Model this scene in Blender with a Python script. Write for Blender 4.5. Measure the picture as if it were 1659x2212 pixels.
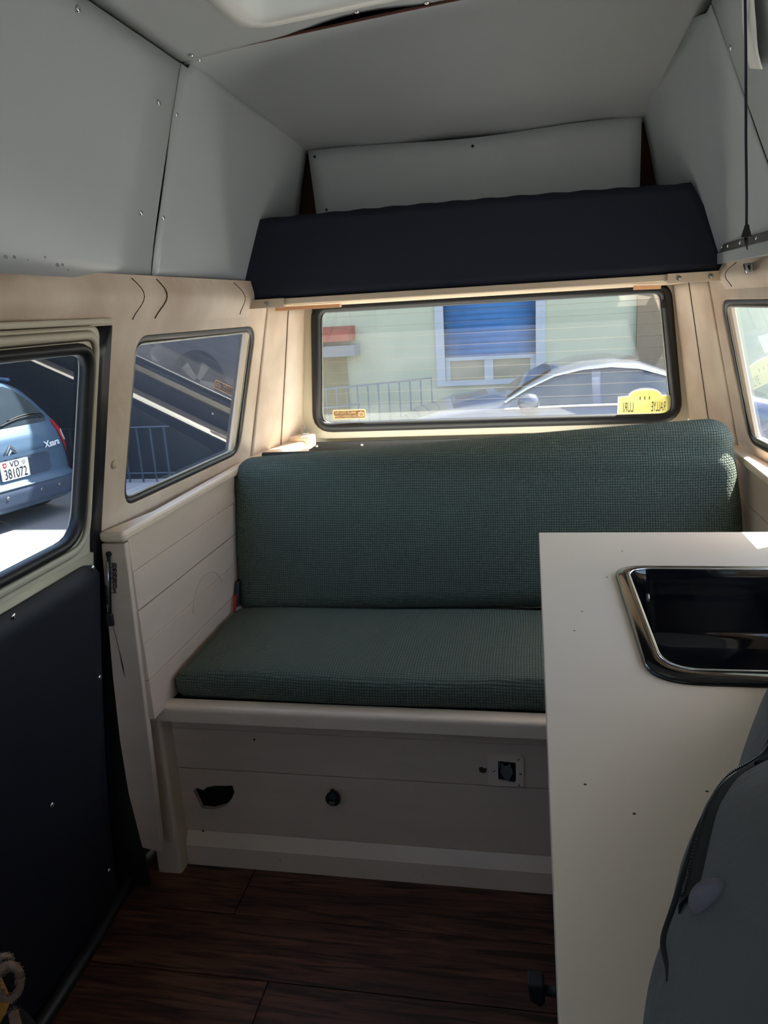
import bpy, bmesh, math, random
from mathutils import Vector, Matrix
random.seed(11)
for o in list(bpy.data.objects): bpy.data.objects.remove(o)
S = bpy.context.scene; COL = S.collection

# ---------------------------------------------------------------- camera, sky, sun, exposure
cam = bpy.data.cameras.new('camera'); cam.sensor_fit = 'VERTICAL'; cam.sensor_height = 24.0
cam.lens = 1650/2212*24.0; cam.clip_start = .01; cam.clip_end = 300
camo = bpy.data.objects.new('camera', cam); COL.objects.link(camo)
camo.matrix_world = Matrix(((.9822209, .00773599, .18756935, 0), (.17902688, .26207467, -.9482965, 0),
                            (-.05649319, .96501659, .25603027, 1.35), (0, 0, 0, 1)))
S.camera = camo
SUN = Vector((.48, .48, 1.0)).normalized()
W = bpy.data.worlds.new('sky'); S.world = W; W.use_nodes = True
nt = W.node_tree; bg = nt.nodes['Background']
sky = nt.nodes.new('ShaderNodeTexSky'); sky.sky_type = 'NISHITA'; sky.sun_disc = False
sky.sun_elevation = math.asin(SUN.z); sky.sun_rotation = math.atan2(SUN.x, SUN.y)
sky.air_density = 1.0; sky.dust_density = 2.0; sky.ozone_density = 1.0
nt.links.new(sky.outputs[0], bg.inputs[0]); bg.inputs[1].default_value = .28
sl = bpy.data.lights.new('sun', 'SUN'); sl.energy = 13.0; sl.angle = math.radians(.53); sl.color = (1, .95, .87)
so = bpy.data.objects.new('sun', sl); COL.objects.link(so); so.rotation_euler = SUN.to_track_quat('Z', 'Y').to_euler()
so.location = (6, 9, 9)
vs = S.view_settings; vs.view_transform = 'Standard'; vs.look = 'None'; vs.gamma = 1; vs.use_curve_mapping = False
vs.exposure = 2.02

# ---------------------------------------------------------------- materials
def lin(c):
    return tuple(((v/255)/12.92 if v/255 <= .04045 else ((v/255+.055)/1.055)**2.4) for v in c)
def mat(name, c, rough=.5, metal=0, spec=.5, var=0, vscale=6, bump=0, bscale=60, c2=None, stretch=(1,1,1), coat=0, alt=.5):
    m = bpy.data.materials.new(name); m.use_nodes = True; t = m.node_tree; N = t.nodes; L = t.links
    b = N['Principled BSDF']; b.inputs['Roughness'].default_value = rough; b.inputs['Metallic'].default_value = metal
    b.inputs['Specular IOR Level'].default_value = spec; b.inputs['Coat Weight'].default_value = coat
    col = lin(c) + (1,); b.inputs['Base Color'].default_value = col
    if var or bump:
        tc = N.new('ShaderNodeTexCoord'); mp = N.new('ShaderNodeMapping'); mp.inputs['Scale'].default_value = stretch
        L.new(tc.outputs['Object'], mp.inputs[0])
    if var:
        no = N.new('ShaderNodeTexNoise'); no.inputs['Scale'].default_value = vscale; no.inputs['Detail'].default_value = 7
        L.new(mp.outputs[0], no.inputs[0])
        rp = N.new('ShaderNodeValToRGB'); rp.color_ramp.elements[0].position = .5-.22; rp.color_ramp.elements[1].position = .5+.22
        L.new(no.outputs[0], rp.inputs[0])
        d = lin(c2)+(1,) if c2 else tuple(v*(1-var) for v in col[:3])+(1,)
        rp.color_ramp.elements[0].color = d; rp.color_ramp.elements[1].color = col
        L.new(rp.outputs[0], b.inputs['Base Color'])
    if bump:
        n2 = N.new('ShaderNodeTexNoise'); n2.inputs['Scale'].default_value = bscale; n2.inputs['Detail'].default_value = 5
        L.new(mp.outputs[0], n2.inputs[0])
        bp = N.new('ShaderNodeBump'); bp.inputs['Strength'].default_value = bump; bp.inputs['Distance'].default_value = .004
        L.new(n2.outputs[0], bp.inputs['Height']); L.new(bp.outputs[0], b.inputs['Normal'])
    return m
def glass(name, tint=(1,1,1), dust=.03, strength=1.0):
    m = bpy.data.materials.new(name); m.use_nodes = True; t = m.node_tree; N = t.nodes; L = t.links
    N.remove(N['Principled BSDF']); out = N['Material Output']
    def math_(op, a, b=None):
        n = N.new('ShaderNodeMath'); n.operation = op
        for i, v in enumerate((a, b)):
            if v is None: continue
            if isinstance(v, (int, float)): n.inputs[i].default_value = v
            else: L.new(v, n.inputs[i])
        return n.outputs[0]
    g = N.new('ShaderNodeNewGeometry'); d = N.new('ShaderNodeVectorMath'); d.operation = 'DOT_PRODUCT'
    L.new(g.outputs['Incoming'], d.inputs[0]); L.new(g.outputs['Normal'], d.inputs[1])
    f = math_('POWER', math_('SUBTRACT', 1, math_('ABSOLUTE', d.outputs['Value'])), 5)
    f = math_('ADD', math_('MULTIPLY', f, .96), .04)
    f = math_('MULTIPLY', math_('DIVIDE', math_('MULTIPLY', f, 2), math_('ADD', f, 1)), strength)
    tr = N.new('ShaderNodeBsdfTransparent'); tr.inputs[0].default_value = tint+(1,)
    gl = N.new('ShaderNodeBsdfGlossy'); gl.inputs['Roughness'].default_value = 0.0
    mx = N.new('ShaderNodeMixShader'); L.new(f, mx.inputs[0]); L.new(tr.outputs[0], mx.inputs[1]); L.new(gl.outputs[0], mx.inputs[2])
    df = N.new('ShaderNodeBsdfDiffuse'); df.inputs[0].default_value = (.8,.8,.78,1)
    tl = N.new('ShaderNodeBsdfTranslucent'); tl.inputs[0].default_value = (.8,.8,.78,1)
    m2 = N.new('ShaderNodeMixShader'); m2.inputs[0].default_value = .6; L.new(df.outputs[0], m2.inputs[1]); L.new(tl.outputs[0], m2.inputs[2])
    tc = N.new('ShaderNodeTexCoord'); no = N.new('ShaderNodeTexNoise'); no.inputs['Scale'].default_value = 9; no.inputs['Detail'].default_value = 8
    L.new(tc.outputs['Object'], no.inputs[0])
    dd = math_('MULTIPLY', no.outputs[0], dust*2)
    m3 = N.new('ShaderNodeMixShader'); L.new(dd, m3.inputs[0]); L.new(mx.outputs[0], m3.inputs[1]); L.new(m2.outputs[0], m3.inputs[2])
    L.new(m3.outputs[0], out.inputs[0]); return m
def waffle(name, c, cg, pitch=.0088):
    m = mat(name, c, rough=.9, spec=.2); t = m.node_tree; N = t.nodes; L = t.links; b = N['Principled BSDF']
    tc = N.new('ShaderNodeTexCoord'); wn = N.new('ShaderNodeTexNoise'); wn.inputs['Scale'].default_value = 5
    L.new(tc.outputs['Object'], wn.inputs[0])
    ad = N.new('ShaderNodeVectorMath'); ad.operation = 'MULTIPLY_ADD'; ad.inputs[1].default_value = (.016,)*3
    L.new(wn.outputs['Color'], ad.inputs[0]); L.new(tc.outputs['Object'], ad.inputs[2])
    sp = N.new('ShaderNodeSeparateXYZ'); L.new(ad.outputs[0], sp.inputs[0])
    sn = N.new('ShaderNodeSeparateXYZ'); L.new(tc.outputs['Normal'], sn.inputs[0])
    def mt(op, *a):
        n = N.new('ShaderNodeMath'); n.operation = op
        for i, v in enumerate(a):
            if isinstance(v, (int, float)): n.inputs[i].default_value = v
            else: L.new(v, n.inputs[i])
        return n.outputs[0]
    g = None
    for i in range(3):
        w = mt('ABSOLUTE', mt('SUBTRACT', mt('FRACT', mt('DIVIDE', sp.outputs[i], pitch)), .5))
        w = mt('MULTIPLY', mt('SMOOTH_MAX', mt('SUBTRACT', mt('MULTIPLY', w, 4), 1.0), 0, .3), 1.0)
        k = mt('SUBTRACT', 1, mt('MULTIPLY', sn.outputs[i], sn.outputs[i]))
        k = mt('MINIMUM', mt('MULTIPLY', k, 1.6), 1)
        w = mt('MULTIPLY', w, k); g = w if g is None else mt('MAXIMUM', g, w)
    mx = N.new('ShaderNodeMix'); mx.data_type = 'RGBA'; mx.inputs[6].default_value = lin(c)+(1,); mx.inputs[7].default_value = lin(cg)+(1,)
    L.new(g, mx.inputs[0]); L.new(mx.outputs[2], b.inputs['Base Color'])
    bp = N.new('ShaderNodeBump'); bp.inputs['Strength'].default_value = 1; bp.inputs['Distance'].default_value = .0025
    L.new(mt('SUBTRACT', 1, g), bp.inputs['Height']); L.new(bp.outputs[0], b.inputs['Normal']); return m
def wood(name, c, c2, dark):
    m = mat(name, c, rough=.5, var=1, vscale=2.2, c2=c2, stretch=(1, 7, 7)); t = m.node_tree; N = t.nodes; L = t.links; b = N['Principled BSDF']
    tc = N.new('ShaderNodeTexCoord'); mp = N.new('ShaderNodeMapping'); mp.inputs['Scale'].default_value = (2.2, 26, 26)
    oi = N.new('ShaderNodeObjectInfo'); va = N.new('ShaderNodeVectorMath'); va.operation = 'MULTIPLY_ADD'; va.inputs[1].default_value = (7, 9, 3)
    cb = N.new('ShaderNodeCombineXYZ')
    for i in range(3): L.new(oi.outputs['Random'], cb.inputs[i])
    L.new(cb.outputs[0], va.inputs[0]); L.new(tc.outputs['Object'], va.inputs[2]); L.new(va.outputs[0], mp.inputs[0])
    for n in N:
        if n.type == 'MAPPING' and n != mp: L.new(va.outputs[0], n.inputs[0])
    no = N.new('ShaderNodeTexNoise'); no.inputs['Scale'].default_value = 2.5; no.inputs['Detail'].default_value = 9; no.inputs['Distortion'].default_value = 1.2
    L.new(mp.outputs[0], no.inputs[0])
    r = N.new('ShaderNodeValToRGB'); r.color_ramp.elements[0].position = .38; r.color_ramp.elements[1].position = .62
    r.color_ramp.elements[0].color = (*lin(dark), 1); r.color_ramp.elements[1].color = (1, 1, 1, 1); L.new(no.outputs[0], r.inputs[0])
    src = b.inputs['Base Color'].links[0].from_socket
    mx = N.new('ShaderNodeMix'); mx.data_type = 'RGBA'; mx.blend_type = 'MULTIPLY'; mx.inputs[0].default_value = .85
    L.new(src, mx.inputs[6]); L.new(r.outputs[0], mx.inputs[7]); L.new(mx.outputs[2], b.inputs['Base Color'])
    bp = N.new('ShaderNodeBump'); bp.inputs['Strength'].default_value = .25; bp.inputs['Distance'].default_value = .002
    L.new(no.outputs[0], bp.inputs['Height']); L.new(bp.outputs[0], b.inputs['Normal']); return m
M = {}
M['panel'] = mat('grey white hardboard', (181,187,189), .3, var=.04, vscale=2, spec=.6)
M['leather'] = mat('beige leatherette', (222,207,188), .5, var=1, c2=(182,158,136), vscale=5, bump=.5, bscale=30)
M['cream'] = mat('cream paint', (230,206,180), .42, var=.08, vscale=5, bump=.1, bscale=30)
M['plankpaint'] = mat('painted plank', (216,192,168), .45, var=.1, vscale=4, bump=.15, bscale=40, stretch=(1,1,6))
M['bodycream'] = mat('cream metal', (194,186,164), .35, var=.08, vscale=3)
M['navy'] = mat('navy panel', (10,20,42), .6, var=.15, vscale=8)
M['navydoor'] = mat('navy door card', (8,12,25), .6, var=.1)
M['rubber'] = mat('black rubber', (20,21,22), .45)
M['bluerub'] = mat('worn rubber', (17,19,26), .35)
M['black'] = mat('matt black', (14,14,15), .6)
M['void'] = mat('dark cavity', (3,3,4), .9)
M['brown'] = mat('raw brown liner', (74,52,36), .9, var=.4, vscale=14)
M['redbrown'] = mat('red brown edge', (92,48,36), .8)
M['waffle'] = waffle('green waffle cloth', (108,116,101), (70,80,72), .0064)
M['chrome'] = mat('chrome', (225,225,225), .15, 1)
M['alu'] = mat('dull aluminium', (150,152,148), .4, .8, var=.2, vscale=30)
M['floorwood'] = wood('brown plank', (116,74,52), (74,44,32), (70,52,44))
M['batten'] = mat('raw batten', (214,160,116), .6, var=.15, vscale=10, stretch=(1,8,8))
M['ply'] = mat('pale plywood', (226,202,168), .6, var=.08, vscale=6, stretch=(1,6,6))
M['worktop'] = mat('grey laminate', (206,192,173), .42, var=.03, vscale=3)
M['sink'] = mat('black glass sink', (8,9,12), .06, spec=.6)
M['sinkrim'] = mat('black sink rim', (9,9,11), .07, spec=.5)
M['deck'] = mat('white deck board', (240,238,232), .6, var=.06, vscale=6)
M['darkboard'] = mat('dark tail panel', (52,54,56), .55, var=.1)
M['packcloth'] = mat('charcoal ripstop', (84,88,90), .75, var=.15, vscale=10, bump=.3, bscale=90)
M['packmauve'] = mat('grey mauve pad', (98,92,100), .8, var=.1)
M['yellow'] = mat('mustard wool', (196,140,52), .9, var=.3, vscale=20, bump=.8, bscale=70)
M['wool'] = mat('cream wool loop', (158,132,112), .95, var=.4, vscale=60, bump=1, bscale=120)
M['woolblack'] = mat('dark wool', (20,18,18), .95, bump=1, bscale=120)
M['glass'] = glass('window glass', (.36,.385,.41), .006)  # grey tint added to clear glass to dim the sunlit view outside
M['dusty'] = glass('dusty rear glass', (.55,.57,.56), .02)  # dust film, plus a tint added to dim the view outside
M['sideglass'] = glass('side glass', (.92,.95,.97), .006, 1.0)
M['wire'] = mat('heating wire', (150,138,118), .8)
M['stwhite'] = mat('sticker cream', (236,208,160), .6)
M['stbrown'] = mat('sticker brown', (120,86,52), .6)
M['plq'] = mat('plaque yellow', (246,238,176), .5)
M['plqwhite'] = mat('plaque white', (240,240,235), .5)
M['ink'] = mat('dark ink', (60,58,52), .6)
M['red'] = mat('red plastic', (150,30,24), .4)
M['cord'] = mat('navy cord', (22,20,46), .8)
M['bone'] = mat('beige plastic', (196,178,154), .4)
M['hatch'] = mat('hatch frame white', (232,234,230), .5)
# outside
M['asphalt'] = mat('asphalt', (146,144,142), .95, var=.35, vscale=160, bump=.4, bscale=200)
M['render'] = mat('pale rendered wall', (190,188,158), .9, var=.05, vscale=3)
M['shutter'] = mat('blue shutter', (44,110,164), .7, var=.15, vscale=12)
M['frame'] = mat('stone window frame', (182,184,186), .8, var=.06)
M['pane'] = mat('dark pane', (150,140,118), .15, spec=.6)
M['column'] = mat('brown column', (140,120,94), .85, var=.12, vscale=5)
M['awning'] = mat('red brown awning', (164,84,58), .8, var=.1)
M['slab'] = mat('grey slab', (140,138,136), .85)
M['yellowwall'] = mat('ochre door', (158,142,98), .85, var=.15)
M['steel'] = mat('grey railing', (120,126,130), .5, .6)
M['silver'] = mat('silver paint', (92,98,110), .25, .6, coat=.6)
M['carglass'] = mat('car window', (40,50,58), .06, spec=.7)
M['steelblue'] = mat('blue grey paint', (84,108,130), .38, .3, coat=.6)
M['bumper'] = mat('grey blue bumper', (62,74,92), .5)
M['tail'] = mat('tail lamp red', (206,26,44), .15, coat=1)
M['lens'] = mat('lamp clear', (226,220,214), .15, coat=1)
M['plate'] = mat('plate white', (236,238,240), .4)
M['tyre'] = mat('tyre', (18,18,19), .8)
M['timber'] = mat('dark slate timber', (20,25,34), .8, var=.25, vscale=4, stretch=(3,3,.4))
M['darksteel'] = mat('dark railing', (58,66,78), .6, .3)
M['post'] = mat('blue grey post', (74,92,118), .7, var=.1)
for _k, _c in (('plq', (252,247,196)), ('plqwhite', (250,250,244)), ('stwhite', (240,214,168))):
    _m = M[_k]; _t = _m.node_tree.nodes.new('ShaderNodeBsdfTranslucent'); _t.inputs[0].default_value = lin(_c)+(1,)
    _x = _m.node_tree.nodes.new('ShaderNodeMixShader'); _x.inputs[0].default_value = .5
    _m.node_tree.links.new(_m.node_tree.nodes['Principled BSDF'].outputs[0], _x.inputs[1]); _m.node_tree.links.new(_t.outputs[0], _x.inputs[2]); _m.node_tree.links.new(_x.outputs[0], _m.node_tree.nodes['Material Output'].inputs[0])
tm = bpy.data.materials.new('opal dome'); tm.use_nodes = True
_n = tm.node_tree.nodes; _b = _n['Principled BSDF']; _b.inputs['Base Color'].default_value = (.8,.82,.8,1); _b.inputs['Roughness'].default_value = .6
_b.inputs['Transmission Weight'].default_value = 0
_t = _n.new('ShaderNodeBsdfTranslucent'); _t.inputs[0].default_value = (.22,.23,.23,1); _m = _n.new('ShaderNodeMixShader'); _m.inputs[0].default_value = .7
tm.node_tree.links.new(_b.outputs[0], _m.inputs[1]); tm.node_tree.links.new(_t.outputs[0], _m.inputs[2]); tm.node_tree.links.new(_m.outputs[0], _n['Material Output'].inputs[0])
M['opal'] = tm

# ---------------------------------------------------------------- mesh helpers
class MB:
    def __init__(s): s.v = []; s.f = []; s.sm = []
    def add(s, vs, fs, smooth=False):
        o = len(s.v); s.v += [tuple(v) for v in vs]; s.f += [[i+o for i in f] for f in fs]; s.sm += [smooth]*len(fs); return s
    def box(s, x0, x1, y0, y1, z0, z1):
        return s.hexa([(x0,y0,z0),(x1,y0,z0),(x1,y1,z0),(x0,y1,z0),(x0,y0,z1),(x1,y0,z1),(x1,y1,z1),(x0,y1,z1)])
    def hexa(s, p): return s.add(p, [(0,3,2,1),(4,5,6,7),(0,1,5,4),(1,2,6,5),(2,3,7,6),(3,0,4,7)])
    def obox(s, c, ax, ay, az):      # centre and three half-axis vectors
        c, ax, ay, az = map(Vector, (c, ax, ay, az)); return s.hexa([c+i*ax+j*ay+k*az for k in (-1,1) for i, j in ((-1,-1),(1,-1),(1,1),(-1,1))])
    def prism(s, poly, ext, smooth=False):
        n = len(poly); e = Vector(ext); a = [Vector(p) for p in poly]
        return s.add(a+[p+e for p in a], [list(range(n))[::-1], list(range(n, 2*n))]+[(i,(i+1)%n,n+(i+1)%n,n+i) for i in range(n)], smooth)
    def tube(s, pts, r, n=8, closed=False, cap=True):
        pts = [Vector(p) for p in pts]; m = len(pts); up = None; rings = []
        for i, p in enumerate(pts):
            a = pts[(i-1) % m] if closed or i else p; b = pts[(i+1) % m] if closed or i < m-1 else p
            t = (b-a).normalized()
            if up is None: up = Vector((0,0,1)) if abs(t.z) < .9 else Vector((1,0,0))
            x = up.cross(t).normalized(); y = t.cross(x); up = y
            rr = r[i] if isinstance(r, (list, tuple)) else r
            rings.append([p+x*math.cos(2*math.pi*k/n)*rr+y*math.sin(2*math.pi*k/n)*rr for k in range(n)])
        return s.loft(rings, closed, cap)
    def loft(s, rings, closed=False, cap=True, ringclosed=True, smooth=True):
        n = len(rings[0]); m = len(rings); f = []
        for i in range(m if closed else m-1):
            j = (i+1) % m
            for k in range(n if ringclosed else n-1): f.append((i*n+k, i*n+(k+1)%n, j*n+(k+1)%n, j*n+k))
        s.add([p for r in rings for p in r], f, smooth)
        if cap and not closed and ringclosed:
            o = len(s.v)-m*n; s.f += [[o+k for k in range(n)][::-1], [o+(m-1)*n+k for k in range(n)]]; s.sm += [False]*2
        return s
    def sheet(s, fn, nu, nv, smooth=True):       # fn(u,v) with u,v in 0..1
        return s.loft([[fn(i/nu, j/nv) for j in range(nv+1)] for i in range(nu+1)], False, False, False, smooth)
    def lathe(s, c, axis, prof, n=16, smooth=True):    # prof: (radius, along)
        c = Vector(c); ax = Vector(axis).normalized(); x = ax.orthogonal().normalized(); y = ax.cross(x)
        return s.loft([[c+ax*h+(x*math.cos(2*math.pi*k/n)+y*math.sin(2*math.pi*k/n))*max(r,1e-5) for k in range(n)] for r, h in prof], False, True, True, smooth)
    def ring(s, Mf, inner, outer, w0, w1):        # plate with a hole; Mf(u,v,w)
        cx = sum(p[0] for p in inner)/len(inner); cy = sum(p[1] for p in inner)/len(inner)
        angs = sorted(set(round(math.atan2(p[1]-cy, p[0]-cx), 5) for p in list(inner)+list(outer)))
        def hit(poly, a):
            dx, dy = math.cos(a), math.sin(a); best = 0
            for i in range(len(poly)):
                x1, y1 = poly[i][0]-cx, poly[i][1]-cy; x2, y2 = poly[(i+1)%len(poly)][0]-cx, poly[(i+1)%len(poly)][1]-cy
                ex, ey = x2-x1, y2-y1; den = dx*ey-dy*ex
                if abs(den) < 1e-12: continue
                t = (x1*ey-y1*ex)/den; q = (x1*dy-y1*dx)/den
                if t > 0 and -1e-6 <= q <= 1+1e-6: best = max(best, t)
            return (cx+dx*best, cy+dy*best)
        I = [hit(inner, a) for a in angs]; O = [hit(outer, a) for a in angs]; n = len(angs)
        vs = [Mf(*p, w0) for p in I]+[Mf(*p, w0) for p in O]+[Mf(*p, w1) for p in I]+[Mf(*p, w1) for p in O]; f = []
        for i in range(n):
            j = (i+1) % n
            f += [(i,n+i,n+j,j), (2*n+i,2*n+j,3*n+j,3*n+i), (i,j,2*n+j,2*n+i), (n+i,3*n+i,3*n+j,n+j)]
        return s.add(vs, f)
    def sweep(s, loop, Mf, sec):                  # closed 2D loop, section of (out, w) pairs
        n = len(loop); rings = []
        for i in range(n):
            a, b = loop[i-1], loop[(i+1) % n]; tx, ty = b[0]-a[0], b[1]-a[1]; l = math.hypot(tx, ty); ox, oy = ty/l, -tx/l
            rings.append([Mf(loop[i][0]+ox*o, loop[i][1]+oy*o, w) for o, w in sec])
        return s.loft(rings, True, False)
    def build(s, name, m, parent=None, bevel=0, solid=0, label=None, recalc=True, sub=0):
        me = bpy.data.meshes.new(name); me.from_pydata(s.v, [], s.f); me.polygons.foreach_set('use_smooth', s.sm)
        if recalc:
            bm = bmesh.new(); bm.from_mesh(me); bmesh.ops.recalc_face_normals(bm, faces=bm.faces); bm.to_mesh(me); bm.free()
        me.materials.append(M[m]); o = bpy.data.objects.new(name, me); COL.objects.link(o)
        if parent is None and s.v:
            xs = [min(v[i] for v in s.v) for i in range(3)]; X = [max(v[i] for v in s.v) for i in range(3)]
            c = Vector(((xs[0]+X[0])/2, (xs[1]+X[1])/2, xs[2])); me.transform(Matrix.Translation(-c)); o.location = c
        elif parent is not None: attach(o, parent)
        if solid: md = o.modifiers.new('t', 'SOLIDIFY'); md.thickness = solid; md.offset = 0
        if bevel: md = o.modifiers.new('b', 'BEVEL'); md.width = bevel; md.segments = 2; md.limit_method = 'ANGLE'
        if sub: md = o.modifiers.new('s', 'SUBSURF'); md.levels = sub; md.render_levels = sub
        if label: o['label'] = label
        return o
def wm(o):
    return (wm(o.parent) @ o.matrix_parent_inverse @ o.matrix_basis) if o.parent else o.matrix_basis.copy()
def attach(o, parent):
    o.parent = parent; o.matrix_parent_inverse = wm(parent).inverted()
def tag(o, label, cat, group=None):
    o['label'] = label; o['category'] = cat
    if group: o['group'] = group
    return o
def thing(name, loc, label, cat, group=None):
    o = bpy.data.objects.new(name, None); COL.objects.link(o); o.location = loc; o.empty_display_size = .05; return tag(o, label, cat, group)
def struct(o): o['kind'] = 'structure'; return o
def holder(name, loc=(0,0,0)):
    o = bpy.data.objects.new(name, None); COL.objects.link(o); o.location = loc; o.empty_display_size = .05; return struct(o)
def rq(c, r, n=7):          # rounded polygon from 2D corners (counter-clockwise)
    out = []; m = len(c); r = r if isinstance(r, (list, tuple)) else [r]*m
    for i in range(m):
        p = Vector(c[i]); a = (Vector(c[i-1])-p); b = (Vector(c[(i+1)%m])-p); an = a.angle(b)
        d = min(r[i]/math.tan(an/2), a.length*.49, b.length*.49); p0 = p+a.normalized()*d; p1 = p+b.normalized()*d
        for k in range(n):
            t = k/(n-1); out.append(tuple((1-t)**2*p0+2*t*(1-t)*p+t*t*p1))
    return out
def rbox(h, r, n, deform=None):       # rounded soft box: half sizes h, radius r, cell counts n
    mb = MB(); 
    for ax in range(3):
        u, v = (ax+1) % 3, (ax+2) % 3
        for sg in (-1, 1):
            def fn(a, b):
                p = [0]*3; p[ax] = sg*h[ax]; p[u] = (2*a-1)*h[u]; p[v] = (2*b-1)*h[v]
                q = [max(-(h[i]-r), min(h[i]-r, p[i])) for i in range(3)]; d = Vector(p)-Vector(q)
                P = Vector(q)+(d.normalized()*r if d.length > 1e-9 else d)
                return deform(P) if deform else P
            mb.sheet(fn, n[u], n[v])
    me = bpy.data.meshes.new('t'); me.from_pydata(mb.v, [], mb.f); bm = bmesh.new(); bm.from_mesh(me)
    bmesh.ops.remove_doubles(bm, verts=bm.verts, dist=1e-5); bm.verts.ensure_lookup_table()
    out = MB(); out.v = [tuple(v.co) for v in bm.verts]; out.f = [[v.index for v in f.verts] for f in bm.faces]; out.sm = [True]*len(out.f)
    bm.free(); bpy.data.meshes.remove(me); return out
def text(s, name, Mf, size, m, parent, depth=.0006, mirror=False, align='CENTER', bold=0, sx=1, label=None):
    cu = bpy.data.curves.new('txt', 'FONT'); cu.body = s; cu.size = size; cu.align_x = align; cu.align_y = 'CENTER'; cu.extrude = 0; cu.offset = bold; cu.resolution_u = 3
    o = bpy.data.objects.new('txt', cu); COL.objects.link(o); bpy.context.view_layer.update()
    me = bpy.data.meshes.new_from_object(o.evaluated_get(bpy.context.evaluated_depsgraph_get())); bpy.data.objects.remove(o)
    mb = MB(); sgn = -1 if mirror else 1
    mb.add([Mf(v.co.x*sgn*sx, v.co.y, depth) for v in me.vertices], [list(p.vertices) for p in me.polygons]); bpy.data.meshes.remove(me)
    return mb.build(name, m, parent, recalc=False, label=label)
def screw(p, n, r=.006, parent=None, m='chrome', name='screw'):
    mb = MB(); mb.lathe(p, n, [(r, 0), (r*1.0, .0012), (r*.75, .0028), (r*.2, .0034)], 12)
    n = Vector(n).normalized(); x = n.orthogonal().normalized(); y = n.cross(x); c = Vector(p)+n*.0033
    o = mb.build(name, m, parent); return o

# ---------------------------------------------------------------- wall geometry
K = .1/.45
def XL(y, z):                # inner face of the left side wall
    if z >= .92: x = -.9+K*(z-.92)
    else: t = (.92-z)/.92; x = -.9-.10*math.sin(min(t*1.35,1.35))/math.sin(1.35)
    return x+.052*(max(y, 1.0)-1.6)
def ML(y, z, w): return Vector((XL(y, z)+w, y, z))
def MR(y, z, w): return Vector((-.29-XL(y, z)-w, y, z))
def MD(y, z, w):             # the sliding door does not taper
    return Vector((XL(1.6, z)+w, y, z))
def YR(z): return 2.6-.2*(z-.95)
def MRe(x, z, w): return Vector((x, YR(z)-w, z))

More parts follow.
